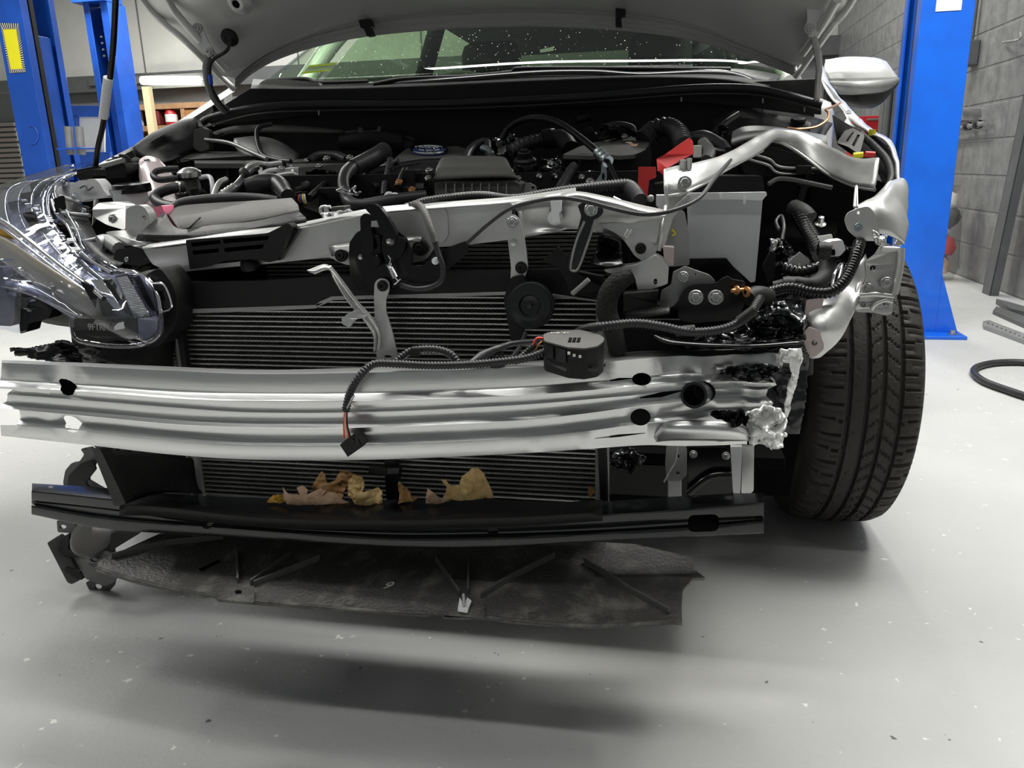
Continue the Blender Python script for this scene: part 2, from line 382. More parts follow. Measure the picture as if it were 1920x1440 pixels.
# back wall: white sheeting above, dark grey below
mat('wall_white', (.62, .62, .58), .6, var=.06, vscale=1.5)
zb0, zb1 = P(100, 176, YB-.2).z, P(100, 146, YB-.2).z
mb = MB(); box_mb(mb, ((XL+XR)/2, YB+.1, zb1+(HT-zb1)/2), (XR-XL, .2, HT-zb1)); wb = struct('wall_back', mb, 'wall_white')
mb = MB(); box_mb(mb, ((XL+XR)/2, YB+.11, zb1/2), (XR-XL, .18, zb1)); o = finish('wall_back_lower', mb.mesh('w'), 'wall_grey', wb, smooth=0)
mb = MB(); box_mb(mb, ((XL+XR)/2, YB-.1, (zb0+zb1)/2), (XR-XL, .2, zb1-zb0)); struct('trim_1', mb, 'grey_metal')
for px_ in (130, 260, 150):  pass
mb = MB()
for xx in (-8.6, -7.1, -5.9, -4.7, -2.9, -1.7): box_mb(mb, (xx, YB-.004, zb1+(HT-zb1)/2), (.02, .01, HT-zb1))
finish('sheet_seam', mb.mesh('s'), 'wall_grey', wb, smooth=0)
mb = MB(); box_mb(mb, (XL-.1, (YB+YF)/2, HT/2), (.2, YB-YF, HT)); struct('wall_left', mb, 'wall_white')
# wall lamp on the beam
t = thing('wall_lamp', P(318, 151, YB-.3), 'glowing white tube lamp fixed along the grey beam of the far wall', 'lamp')
a, c = P(266, 151, YB-.3), P(374, 151, YB-.3)
tube('lamp_tube', [a, c], .055, 'tube', t, sides=14); box('lamp_housing', (a+c)/2+Vector((-.4, .09, .04)), ((c-a).length+1.0, .09, .10), 'grey_metal', t)
# shelf unit seen between the lift column and the car
Ys = 9.3
def at(px, py, Y=Ys): return P(px, py, Y)
def pb(name, x0, y0, x1, y1, Y, d, m, parent=None, label=None, cat=None, group=None, bev=.004):
    return plate(name, [(x0, y0), (x1, y0), (x1, y1), (x0, y1)], Y, m, parent, th=d, rnd=0, bev=bev, label=label, cat=cat, group=group)
t = thing('shelf_unit', Vector((at(300, 320).x, Ys, 0)), 'brown wooden shelving against the far wall left of the car', 'shelf')
zf = 0
for x0 in (228, 340, 430): 
    q0 = at(x0, 196); box('shelf_upright', (q0.x, Ys+.2, (q0.z)/2), (.06, .4, q0.z), 'wood', t)
for yy in (203, 243, 280):
    a, c = at(228, yy), at(432, yy); box('shelf_board', ((a.x+c.x)/2, Ys+.2, a.z), (c.x-a.x, .42, .07), 'wood', t)
a, c = at(228, 200), at(432, 200); box('shelf_back', ((a.x+c.x)/2, Ys+.42, a.z/2), (c.x-a.x, .03, a.z), 'wood', t)
zs = at(228, 243).z+.036
def onshelf(px, w, h, m, nm, label, cat, d=.16, Y=Ys+.1, z=zs+.003, group=None):
    q = at(px, 240, Y); return box(nm, (q.x, Y, z+h/2), (w, d, h), m, None, bev=.02, label=label, cat=cat, group=group)
onshelf(244, .09, .17, 'white_plastic', 'jug', 'small white jug at the left on the brown shelf, far left wall', 'jug')
onshelf(258, .13, .215, 'paper', 'canister', 'taller cream canister beside the white jug on the brown shelf', 'canister')
onshelf(297, .18, .2, 'maroon', 'storage_box', 'dark red box on the shelf behind the pale post', 'box', d=.18)
onshelf(368, .2, .2, 'copper', 'carton', 'orange brown carton on the shelf just left of the raised hood', 'box')
q = at(319, 202, Ys+.06)
t2 = thing('red_canister', Vector((q.x, 8.6, zs)), 'red canister with white label standing on the far shelf', 'canister')
t2.location.y = Ys+.06; WL[t2.name] = Vector(t2.location)
lathe('canister_body', (Vector(t2.location)), (0, 0, 1), [(0, 0), (.075, 0), (.08, .02), (.08, .16), (.05, .2), (0, .21)], 'red_tool', t2)
lathe('canister_label', Vector(t2.location)+Vector((0, 0, .04)), (0, 0, 1), [(.082, 0), (.082, .10)], 'paper', t2)
q = at(276, 178, 8.9)
box('timber_post', (q.x+.01, 8.9, q.z/2+.05), (.10, .08, q.z+.1), 'pale_wood', None, label='pale yellow timber post standing in front of the brown shelving', cat='post')
q = P(20, 250, 7.0)
t = thing('roller_shutter_cabinet', Vector((q.x, 7.0, 0)), 'grey cabinet with ribbed shutter front standing behind the near left lift column', 'cabinet')
a, c = P(-60, 178, 7.0), P(48, 178, 7.0)
box('cabinet_body', ((a.x+c.x)/2, 7.3, a.z/2), (c.x-a.x, .6, a.z), 'grey_metal', t)
mb = MB()
for i in range(24): box_mb(mb, ((a.x+c.x)/2-.12, 6.985, .15+i*.055), ((c.x-a.x)*.8, .03, .035))
finish('shutter', mb.mesh('s'), 'shutter', t)
mb = MB()
for i in range(5): box_mb(mb, (P(36, 270, 6.98).x, 6.99, P(36, 255+i*24, 6.98).z), (.02, .02, .1))
finish('handle', mb.mesh('s'), 'white_plastic', t)
# ---------------- lift columns ----------------
def column(name, xc_, yc_, w, d, face, label, m, H=3.6, front=False):
    """C-section post; face=+1: open side towards +x (left post), -1: towards -x"""
    t = thing(name, Vector((xc_, yc_, 0)), label, 'lift column', None)
    mb = MB(); tk = .012; s = face
    prof = [(s*w/2, -d/2), (-s*w/2, -d/2), (-s*w/2, d/2), (s*w/2, d/2), (s*w/2, d/2-.05)]
    inn = [(s*w/2, -d/2+.05), (s*w/2, -d/2)]
    pts = [(s*w/2, -d/2+.06)]+prof
    rows = []
    if front: pts = [(-w/2+.07, -d/2), (-w/2, -d/2), (-w/2, d/2), (w/2, d/2), (w/2, -d/2), (w/2-.09, -d/2)]
    for z in (0.012, H): rows.append([Vector((xc_+p[0], yc_+p[1], z)) for p in pts])
    grid_mb(mb, rows); finish('post', mb.mesh('p'), m, t, solid=tk, soff=0, bev=.004, smooth=30)
    box('base_plate', (xc_+s*.02, yc_, .008), (w+.26, d+.20, .016), m, t, bev=.003)
    for dx, dy in ((-1, -1), (1, -1), (-1, 1), (1, 1)): lathe('anchor_bolt', Vector((xc_+s*.02+dx*(w/2+.08), yc_+dy*(d/2+.05), .016)), (0, 0, 1), [(.022, 0), (.022, .004), (.012, .005), (.012, .02), (0, .02)], 'steel', t, sides=12)
    tri = []
    mb = MB()
    for sg in (-1, 1):
        xx = xc_+sg*(w/2); vs = [Vector((xx, yc_-d/2, .016)), Vector((xx+sg*.1, yc_-d/2, .016)), Vector((xx, yc_-d/2, .3))]
        vs += [v+Vector((0, .02, 0)) for v in vs]; mb.add(vs, [(0, 1, 2), (5, 4, 3), (0, 3, 4, 1), (1, 4, 5, 2), (2, 5, 3, 0)])
    finish('gusset', mb.mesh('g'), m, t, bev=.002)
    # carriage and chain channel inside
    box('carriage', (xc_+s*(w*.1), yc_, 1.3), (w*.62, d*.6, 1.0), m, t, bev=.006)
    box('slide_track', (xc_+s*w*.42, yc_-d*.18, H/2), (.03, .04, H-.1), 'rubber', t)
    return t
cR = column('lift_column', P(1738, 360, 2.93).x, 3.06, .20, .26, -1, 'bright blue lift column at the right beside the grey block wall', 'blue_bright')
# data plate on the right column
a = P(1757, -8, 2.925); c = P(1802, 19, 2.925)
box('data_plate', ((a.x+c.x)/2, 2.924, (a.z+c.z)/2), (abs(c.x-a.x), .002, abs(a.z-c.z)), 'paper', cR, bev=0, label='white data plate')
t = thing
q = P(90, 300, 4.2)
cL = column('lift_column', q.x-.105, 4.36, .21, .32, 1, 'blue lift column at far left with a yellow striped warning sticker', 'blue_paint')
c2 = column('lift_column', P(218, 140, 7.5).x-.13, 7.65, .30, .30, 1, 'second blue lift column left of the hood prop, holding a square frame', 'blue_paint', H=P(175, 4, 7.5).z, front=True)
box('head_bracket', (c2.location.x-.05, 7.6, P(175, 4, 7.5).z+.06), (.42, .3, .12), 'blue_paint', c2)
for k in range(4): lathe('adjusting_pin', Vector((c2.location.x+.02, 7.49, P(182, 70+k*12, 7.5).z)), (0, -1, 0), [(.012, -.01), (.012, .006), (0, .008)], 'steel', c2, sides=10)
# yellow warning sticker, tool holders, framed panel on the left posts
YS = 4.36-.16-.008
plate('warning_sticker', [(0, 43), (34, 44), (48, 135), (18, 137)], YS, 'yellow', cL, th=.002, rnd=1, bev=0, label='yellow warning sticker with a black and white striped border')
st = [o for o in cL.children if o.name.startswith('warning')][0]
mb = MB(); mw = MB()
def lerp2(a, b_, t): return (a[0]+(b_[0]-a[0])*t, a[1]+(b_[1]-a[1])*t)
Q = [(0, 43), (34, 44), (48, 135), (18, 137)]; Qi = [(5, 55), (30, 54), (42, 129), (20, 130)]
for i in range(4):
    a, c, ai, ci = Q[i], Q[(i+1) % 4], Qi[i], Qi[(i+1) % 4]; n = 20 if i % 2 else 8
    poly_mb(mw, [a, c, ci, ai], YS-.0015, .001)
    for k in range(n):
        u, w_ = (k+.1)/n, (k+.6)/n; sh = .5/n
        poly_mb(mb, [lerp2(a, c, u), lerp2(a, c, w_), lerp2(ai, ci, min(1, w_+sh)), lerp2(ai, ci, min(1, u+sh))], YS-.003, .001)
finish('striped_border', mb.mesh('b'), 'dark', st, smooth=0); finish('border_ground', mw.mesh('b'), 'paper', st, smooth=0)
tube('hole_cover', [(55, 235, YS), (66, 240, YS), (72, 255, YS), (66, 268, YS), (57, 270, YS)], .006, 'blue_paint', cL)
t = thing('adapter_holder', P(136, 300, 4.2), 'pair of steel tube adapters held on a small blue bracket of the left column', 'adapter')
for x in (128, 148): tube('adapter_tube', [(x, 237, 4.2), (x+5, 290, 4.2)], px2m(8, 4.2), 'silver_dull', t, sides=16)
box('holder_bracket', P(143, 279, 4.2), (.20, .16, .012), 'blue_paint', t)
# framed pale panel beside the second post
t = thing('framed_panel', Vector((P(165, 250, 7.2).x, 7.2, 0)), 'pale panel in a square blue frame between the two left columns', 'panel')
box('frame_stand', (P(165, 300, 7.3).x, 7.3, P(165, 300, 7.3).z/2), (.25, .05, P(165, 300, 7.3).z), 'blue_paint', t)
pb('panel', 140, 218, 196, 286, 7.25, .02, 'white_plastic', t)
for nm_, q in (('frame_bar', (132, 198, 200, 219)), ('frame_bar', (140, 285, 206, 305)), ('frame_bar', (134, 216, 143, 290))): pb(nm_, *q, 7.2, .05, 'blue_paint', t)
# ---------------- things against the right wall ----------------
q = PX(1830, 100, XR); 
t = thing('junction_box', Vector((XR-.04, q.y, q.z)), 'grey junction box on the block wall right of the blue column', 'junction box')
box('box_body', (XR-.045, q.y, q.z), (.09, .13, .16), 'grey_metal', t, bev=.01); box('box_lid', (XR-.095, q.y, q.z), (.02, .11, .14), 'wall_grey', t, bev=.006)
mb = MB(); tube_mb(mb, [Vector((XR-.03, q.y+.02, q.z+.08)), Vector((XR-.03, q.y+.02, q.z+1.6))], .014); finish('conduit', mb.mesh('c'), 'grey_metal', t)
a = PX(1795, 240, XR-.05); c = PX(1848, 231, XR-.05)
t = thing('wall_pipe', a, 'short dirty steel pipe with clamps sticking out along the block wall', 'pipe')
tube('pipe', [a+Vector((0, .5, -.02)), c], .016, 'silver_dull', t)
for u in (.4, .75): lathe('pipe_clamp', a.lerp(c, u), c-a, [(.024, -.02), (.028, -.02), (.028, .02), (.024, .02)], 'hose', t)
a = PX(1905, 75, XR-.03)
t = tube('wall_hook', [PX(1880, 80, XR-.02), PX(1890, 78, XR-.07), PX(1905, 76, XR-.08), PX(1914, 70, XR-.05), PX(1914, 62, XR-.02)], .007, 'silver_dull', None, label='thin steel hook fixed high on the block wall at the right edge', cat='hook')
mb = MB(); 
# broken mortar patch
rows = []
for i in range(9):
    r_ = []
    for j in range(13):
        q = PX(1795+j*4.6, 200+i*3.6, XR); q.x -= .012+.03*noise.noise(q*14) if 0 < i < 8 and 0 < j < 12 else -.01; r_.append(q)
    rows.append(r_)
grid_mb(mb, rows); o = finish('mortar_patch', mb.mesh('p'), 'wall_grey', w, smooth=20, solid=.004)
# leaning grey channel
a = PX(1868, 556, 2.30); 
t = thing('steel_channel', Vector((2.33, a.y, 0)), 'tall grey steel channel leaning on the block wall at the right edge', 'channel')
b0 = PZ(1885, 556, 0); b0.x = 2.22; b0.y = 3.75
mb = MB()
for (ox, wd) in ((0, .10), (.0, .10)): pass
p0 = Vector((2.30, 4.10, 0)); p1 = Vector((2.35, 3.95, 1.6)); dr = (p1-p0)
for s_ in (0, 1): 
    off = Vector((0, .11*s_, 0)); vs = [p0+off, p0+off+Vector((.05, 0, 0)), p1+off+Vector((.05, 0, 0)), p1+off]; vs += [v+Vector((0, .006, 0)) for v in vs]
    mb.add(vs, [(0, 1, 2, 3), (7, 6, 5, 4), (0, 4, 5, 1), (1, 5, 6, 2), (2, 6, 7, 3), (3, 7, 4, 0)])
vs = [p0, p0+Vector((0, .116, 0)), p1+Vector((0, .116, 0)), p1]; vs += [v+Vector((.006, 0, 0)) for v in vs]
mb.add(vs, [(0, 1, 2, 3), (7, 6, 5, 4), (0, 4, 5, 1), (1, 5, 6, 2), (2, 6, 7, 3), (3, 7, 4, 0)])
finish('channel_body', mb.mesh('c'), 'grey_metal', t)
# flat plates and perforated strip on the floor, hose loop
slab('steel_plate', [(1868, 560, .03), (1890, 565, .03), (1935, 578, .03), (1945, 590, .03), (1895, 578, .03)], .03, 'grey_metal', None, th=.03, rnd=0, label='flat grey steel offcut lying farthest back on the floor by the wall', cat='steel offcut')
slab('steel_plate', [(1868, 574, .02), (1930, 596, .02), (1955, 612, .02), (1925, 610, .02), (1862, 582, .02)], .02, 'grey_metal', None, th=.02, rnd=0, label='grey angled steel offcut on the floor in front of the flat one', cat='steel offcut')
q = [(1843, 602), (1855, 600), (1960, 640), (1960, 652), (1845, 610)]
slab('perforated_strip', q, .02, 'silver_dull', None, th=.02, rnd=0, label='grey perforated steel strip lying on the floor at the right edge', cat='steel strip', holes=[(1853+i*8.3, 605.5+i*3.4, 1.6, 1.4) for i in range(11)])
hp = [PZ(x, y, .014) for x, y in ((2150, 800), (2130, 730), (2060, 700), (1990, 688), (1925, 680), (1870, 680), (1835, 687), (1826, 698), (1845, 715), (1890, 732), (1930, 745), (1990, 762), (2080, 800), (2160, 860))]
mb = MB(); tube_mb(mb, hp, .013); finish('air_hose', mb.mesh('h'), 'hose', None, label='dark rubber hose looped on the floor at the right edge', cat='hose')
# rubbish bag between column and wall
q = PZ(1782, 522, 0); q.x = min(q.x, XR-.20)
t = thing('rubbish_bag', Vector((q.x, q.y, 0)), 'clear sack of red and white rubbish standing between the blue column and the wall', 'bag')
prof = [(0, 0), (.11, .0), (.14, .08), (.13, .3), (.12, .45), (.07, .55), (.09, .62), (0, .60)]
o = lathe('sack', Vector((q.x, q.y, 0)), (0, 0, 1), prof, 'bag_film', t, sides=18)
for v in o.data.vertices: v.co += Vector((noise.noise(v.co*9), noise.noise(v.co*9+Vector((5, 0, 0))), 0))*.03
for i, (dx, z, m_) in enumerate(((0, .10, 'leaf_tan'), (.02, .22, 'red_plastic'), (-.03, .34, 'white_plastic'), (.02, .42, 'plastic'), (-.01, .52, 'wire_white'))):
    o = lathe('rubbish', Vector((q.x+dx, q.y-.02, z)), (.2*i, .3, 1), [(0, -.07), (.07, -.06), (.095, 0), (.06, .06), (0, .07)], m_, t, sides=9)
    for v in o.data.vertices: v.co += Vector((noise.noise(v.co*30+Vector((i, 0, 0))),)*3)*.03
# red tool chest and tall dark rack far right, seen past the mirror
q = P(1645, 250, 6.3)
t = thing('tool_chest', Vector((q.x, 6.3, 0)), 'red metal tool chest in the background just left of the right lift column', 'tool chest')
a = P(1612, 218, 6.3); c = P(1668, 300, 6.3)
box('chest_body', ((a.x+c.x)/2, 6.5, (a.z)/2), (c.x-a.x, .4, a.z), 'red_tool', t, rot=(0, 0, 0))
for i in range(5):
    z = a.z-.06-i*.13; o = box('drawer', ((a.x+c.x)/2, 6.293, z), ((c.x-a.x)*.9, .02, .11), 'red_tool', t); box('drawer_handle', ((a.x+c.x)/2, 6.275, z+.03), ((c.x-a.x)*.6, .02, .015), 'steel', o)
a = P(1664, 150, 5.6); c = P(1692, 300, 5.6)
t = thing('slatted_rack', Vector((a.x+.1, 5.6, 0)), 'tall dark ribbed panel standing right behind the right lift column', 'panel')
box('rack_body', (a.x+.15, 5.7, a.z/2), (.3, .1, a.z), 'grey_metal', t)
mb = MB(); [box_mb(mb, (a.x+.02+i*.045, 5.63, a.z/2), (.022, .05, a.z-.02)) for i in range(7)]; finish('rib_panel', mb.mesh('r'), 'grey_metal', t)
# ================= THE CAR =================
car = thing('car', Vector((0, 1.5, 0)), 'silver car with its front bumper off, hood raised and right front corner crushed', 'car')
# --- bumper beam, an extruded aluminium section read off along its length
cols = [-6, 170, 330, 480, 700, 960, 1100, 1200, 1300, 1400, 1466]
Yb = [.0, -.004, -.008, -.006, .0, .04, .07, .085, .10, .118, .124]
lev = [  # rows of image heights at those columns, with the step of the section
 (.055, [676, 682, 689, 695, 690, 680, 669, 660, 658, 655, 654]),
 (.000, [680, 688, 696, 702, 699, 690, 682, 673, 668, 666, 664]),
 (.004, [712, 721, 731, 737, 735, 726, 716, 708, 698, 688, 686]),
 (.001, [716, 727, 738, 742, 741, 732, 722, 713, 703, 700, 702]),
 (-.009, [724, 735, 747, 752, 751, 742, 732, 723, 716, 716, 718]),
 (-.001, [733, 746, 759, 768, 767, 756, 745, 735, 728, 722, 722]),
 (-.005, [738, 751, 764, 773, 772, 760, 749, 740, 733, 728, 728]),
 (.003, [756, 770, 784, 789, 788, 776, 763, 752, 742, 740, 742]),
 (-.009, [765, 781, 796, 802, 801, 789, 775, 762, 753, 752, 755]),
 (.003, [784, 798, 814, 822, 821, 811, 797, 783, 774, 765, 768]),
 (-.009, [793, 808, 825, 835, 834, 822, 808, 795, 786, 776, 778]),
 (-.002, [815, 834, 852, 861, 861, 850, 841, 834, 833, 833, 833]),
]
cy = [list(map(float, l[1])) for l in lev]
rows = []
for (dy, ys) in lev:
    r_ = []
    for x, y, Y in zip(cols, ys, Yb): 
        r_.append(P(x, y, Y+dy) if dy < .05 else P(x, y, Y+dy))
    rows.append(cr(r_, 7))
R_ = []
for i, r_ in enumerate(rows):
    R_.append(r_)
last = [v+Vector((0, .05, .0)) for v in rows[-1]]; R_.append(last)
# crumple towards the right end
def crush(v):
    k = max(0, (v.x-.36)/.2)
    if k: 
        n_ = noise.noise(v*17); n2 = noise.noise(v*45+Vector((3, 3, 3))); v = v+Vector((0, -n_*.020*k-n2*.006*k, n2*.004*k))
    return v
R_ = [[crush(v) for v in r_] for r_ in R_]
mb = MB(); grid_mb(mb, R_)
beam = finish('bumper_beam', mb.mesh('beam'), 'alu', car, solid=.0022, soff=0, smooth=24, bev=.0012, label='bare ribbed aluminium bumper beam, torn at its right end')
jag = [(-80, 560), (-80, 900), (2, 900), (2, 822), (2, 800), (30, 797), (38, 783), (33, 768), (8, 760), (2, 757), (20, 750), (12, 738), (6, 730), (28, 722), (40, 712), (-2, 706), (-3, 678), (0, 560)]
heart = lambda x0, y0, s: [(x0+(x-126)*s, y0+(y-726)*s) for x, y in ((110, 714), (114, 710), (124, 711), (132, 714), (139, 719), (145, 725), (141, 731), (137, 740), (128, 742), (119, 739), (113, 731), (115, 724))]
cut(beam, [([(-90, 640), (4, 660), (2, 705), (-4, 728), (24, 730), (14, 738), (13, 752), (3, 757), (2, 764), (36, 768), (38, 784), (32, 797), (1, 797), (4, 840), (-90, 860)], -.06, .16), (heart(126, 726, 1.), -.04, .085), (heart(135, 795, 1.), -.04, .085), (circ(1203, 711, 18, 18, 12), .03, .10), (circ(1201, 782, 19, 20, 16), .03, .10),
    (circ(1312, 736, 30, 20, 22), .05, .12)])
RJ = [(1530, 640), (1464, 652), (1468, 688), (1438, 696), (1452, 712), (1456, 722), (1440, 730), (1436, 742), (1450, 756), (1446, 764), (1404, 772), (1400, 842), (1530, 850)]
slit = lambda pts, w_: [(x, y-w_*(.2+.8*sin(pi*i/(len(pts)-1)))) for i, (x, y) in enumerate(pts)]+[(x, y+w_*(.2+.8*sin(pi*i/(len(pts)-1)))) for i, (x, y) in reversed(list(enumerate(pts)))]
cut(beam, [(RJ, .02, .2), (slit([(1115, 822), (1160, 817), (1210, 812)], 2.5), .03, .12), (slit([(1300, 822), (1350, 824), (1405, 825)], 4), .05, .12),
    (slit([(1200, 746), (1240, 740), (1280, 732)], 5), .03, .12), (slit([(1130, 716), (1160, 711), (1190, 709)], 2.5), .03, .12), (slit([(1350, 700), (1390, 694), (1430, 706), (1450, 716)], 8), .05, .14)])
plate('hole_shade_plate', [(96, 700), (160, 705), (160, 752), (96, 748)], .035, 'dark', beam, th=.004)  # near-black plate added as the shade seen through the upper left hole
tube('tow_socket', [(1300, 741, .04), (1324, 733, .20)], px2m(23, .07), 'dark', beam)
mb = MB(); c0_, c1_ = P(1301, 741, .045), P(1322, 733, .16); ax = (c1_-c0_)
lathe_mb(mb, c0_, ax, [(.0135, 0), (.017, 0), (.0172, ax.length), (.0135, ax.length), (.0135, 0)], 24)
bpy.data.objects.remove([o for o in beam.children if o.name.startswith('tow')][0])
finish('tow_socket', mb.mesh('t'), 'painted_black', beam, smooth=40, label='black tube poking out of the beam')
# torn ends at the right
def crumple(name, pts, Y, m, parent, amp=.012, cells=10, th=.002, fr=40, **k):
    import mathutils
    xs = [p[0] for p in pts]; ys = [p[1] for p in pts]; x0, x1, y0, y1 = min(xs), max(xs), min(ys), max(ys)
    mb = MB(); poly = [Vector(p[:2]) for p in pts]
    def inside(x, y):
        c = False; j = len(poly)-1
        for i in range(len(poly)):
            if (poly[i].y > y) != (poly[j].y > y) and x < (poly[j].x-poly[i].x)*(y-poly[i].y)/(poly[j].y-poly[i].y)+poly[i].x: c = not c
            j = i
        return c
    N = cells*4; idx = {}; vs = []; fs = []
    def vi(i, j):
        if (i, j) not in idx:
            x = x0+(x1-x0)*i/N; y = y0+(y1-y0)*j/N; q = P(x, y, Y); n_ = noise.turbulence(q*fr, 4, False); q += Vector((noise.noise(q*fr*1.7)*amp*.3, -n_*amp*1.6, noise.noise(q*fr*2)*amp*.3)); idx[(i, j)] = len(vs); vs.append(q)
        return idx[(i, j)]
    for i in range(N):
        for j in range(N):
            if inside(x0+(x1-x0)*(i+.5)/N, y0+(y1-y0)*(j+.5)/N): fs.append((vi(i, j), vi(i+1, j), vi(i+1, j+1), vi(i, j+1)))
    mb.add(vs, fs); return finish(name, mb.mesh(name), m, parent, solid=th, smooth=35, **k)
crumple('torn_end', [(1396, 770), (1412, 762), (1440, 764), (1462, 764), (1472, 780), (1476, 815), (1462, 828), (1440, 838), (1420, 832), (1404, 822), (1396, 805), (1402, 790)], .075, 'alu_torn', beam, amp=.022, fr=55, label='crumpled bright torn aluminium lump')
crumple('torn_strip', [(1462, 655), (1500, 652), (1506, 672), (1496, 700), (1487, 745), (1476, 782), (1470, 778), (1474, 740), (1484, 700), (1480, 680), (1462, 684)], .11, 'alu_torn', beam, amp=.006, fr=50)
loft('torn_flap', [[(1226, 818, .085), (1248, 793, .07), (1300, 789, .06), (1370, 793, .06), (1400, 806, .07)], [(1230, 822, .084), (1255, 806, .06), (1300, 806, .052), (1370, 810, .055), (1403, 815, .065)], [(1232, 827, .085), (1260, 824, .07), (1300, 824, .065), (1370, 825, .066), (1406, 824, .07)]], 'alu', beam, nu=6, nv=4, th=.002, bump=.003)
crumple('burr', [(1330, 775), (1360, 772), (1395, 768), (1402, 778), (1400, 800), (1370, 796), (1340, 785)], .068, 'dark', beam, amp=.014, fr=90)
crumple('burr', [(1350, 692), (1385, 688), (1430, 680), (1470, 690), (1440, 712), (1400, 716), (1370, 706)], .10, 'painted_black', beam, amp=.008, fr=70)
# black crash box plate behind the torn end
crumple('crash_bracket', [(1430, 690), (1500, 650), (1516, 665), (1514, 720), (1500, 790), (1496, 812), (1470, 812), (1420, 820), (1420, 740)], .15, 'painted_black', car, amp=.008, fr=22, th=.004)
# --- lower tie bar
tb_cols = [60, 200, 400, 700, 900, 1100, 1300, 1432]
Yt = [.11, .09, .07, .055, .055, .07, .09, .10]
tl = [(.065, [907, 916, 932, 938, 938, 942, 930, 925]), (.0, [921, 936, 960, 976, 976, 968, 955, 943]), (.002, [937, 952, 976, 992, 992, 984, 972, 966]),
      (.012, [938, 954, 978, 995, 995, 987, 975, 968]), (.012, [943, 966, 984, 1002, 1002, 996, 984, 974]), (.004, [948, 971, 987, 1008, 1009, 1001, 990, 978]), (.004, [965, 992, 1005, 1024, 1026, 1016, 1006, 1000])]
rows = [cr([P(x, y, Y+d) for x, y, Y in zip(tb_cols, ys, Yt)], 8) for d, ys in tl]
rows.append([v+Vector((0, .05, 0)) for v in rows[-1]])
mb = MB(); grid_mb(mb, roundrows(rows, .0035, 4)); tie = finish('lower_tie_bar', mb.mesh('t'), 'painted_black', car, solid=.002, soff=0, smooth=60, label='black painted steel cross bar below the radiator')
plate('bar_hole_shade', [(1270, 955), (1365, 955), (1365, 1002), (1270, 1004)], .125, 'dark', tie, th=.003)  # dark sheet added behind the oval hole, standing in for the shade within
cut(tie, [(rndpoly([(1290, 966), (1348, 964), (1348, 996), (1290, 998)], 12), .03, .10), (circ(388, 986, 9, 14, 6), .02, .06), (circ(924, 996, 11, 14, 7), .02, .06), (circ(125, 948, 12, 12, 7), .02, .06)])
slab('top_hole', circ(138, 921, 15, 18, 5), P(138, 921, .14).z+.002, 'dark', tie, th=.001, rnd=0); slab('top_hole', circ(95, 913, 5, 12, 2.5), P(95, 913, .15).z+.003, 'wall_grey', tie, th=.001, rnd=0)
slab('top_hole', circ(1322, 936, 26, 18, 6), P(1322, 936, .13).z+.002, 'dark', tie, th=.001, rnd=0)
# flange strip of the shroud lying on the bar
loft('radiator_lower_shroud', [[(212, 947, .055), (300, 932, .13), (480, 945, .14), (700, 951, .14), (960, 951, .14), (1130, 940, .14)], [(225, 950, .05), (300, 952, .062), (480, 972, .052), (700, 978, .046), (960, 972, .05), (1130, 962, .06)], [(225, 965, .05), (300, 967, .062), (480, 986, .052), (700, 991, .046), (960, 986, .05), (1130, 975, .06)]], 'plastic', car, nu=5, nv=1, lin_v=True, th=.003)
# --- condenser and radiator core
def core():
    A = V((326, 590, .17)); 
    zt = P(725, 552, .175).z; zbm = P(725, 952, .17).z
    xl_, xr_ = P(330, 590, .17).x, P(1122, 600, .17).x
    rad = box('radiator', ((xl_+xr_)/2, .205, (zt+zbm)/2), (xr_-xl_, .045, zt-zbm), 'fin_dark', car)
    mb = MB(); n = 44; h_ = zt-zbm
    for i in range(n): box_mb(mb, ((xl_+xr_)/2, .179, zbm+h_*(i+.5)/n), (xr_-xl_, .010, .0021))
    finish('condenser_tubes', mb.mesh('c'), 'silver', rad, smooth=0)
    mb = MB(); 
    for i in range(n-1):
        z0 = zbm+h_*(i+.5)/n+.0016; z1 = z0+h_/n-.0032; m_ = 210; vs = []; fs = []
        for k in range(m_+1):
            x = xl_+(xr_-xl_)*k/m_; z = z0 if k % 2 else z1; vs += [Vector((x, .178, z)), Vector((x, .186, z))]
        for k in range(m_): fs.append((2*k, 2*k+1, 2*k+3, 2*k+2))
        mb.add(vs, fs)
    finish('cooling_fins', mb.mesh('f'), 'fin', rad, smooth=0, solid=.0005)
    for x in (xl_-.006, xr_+.006): tube('header_tank', [Vector((x, .178, zbm)), Vector((x, .178, zt))], .011, 'silver_dull', rad)
    tube('tank_seam', [Vector((xl_-.012, .166, zbm)), Vector((xl_-.012, .166, zt))], .004, 'fin', rad, rib=(.006, .4))
    return rad
rad = core()
# upper slotted part of the radiator above the condenser
mb = MB()
a, c = P(500, 470, .215), P(1150, 470, .215)
for i in range(12):
    z = P(700, 440+i*7.5, .21).z; box_mb(mb, ((a.x+c.x)/2, .215, z), (c.x-a.x, .012, .0022))
finish('radiator_tubes', mb.mesh('u'), 'plastic_grey', rad, smooth=0)
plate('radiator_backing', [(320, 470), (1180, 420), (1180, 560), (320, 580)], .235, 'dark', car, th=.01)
# black air seal strip between upper slots and condenser
plate('upper_seal', [(345, 530), (480, 527), (600, 520), (800, 512), (950, 507), (1060, 505), (1130, 520), (1130, 560), (1000, 545), (860, 549), (845, 552), (800, 550), (620, 556), (595, 566), (590, 572), (420, 578), (345, 580)], .165, 'plastic', car, th=.02, rnd=2)
plate('condenser_frame', [(345, 580), (420, 578), (590, 572), (598, 566), (622, 556), (800, 551), (1000, 546), (1120, 562), (1120, 566), (1000, 552), (800, 558), (624, 563), (602, 573), (590, 579), (420, 586), (345, 588)], .163, 'silver_dull', car, th=.01, rnd=0)
plate('side_seal', [(326, 590), (336, 585), (352, 700), (342, 700)], .155, 'plastic', car, th=.012)
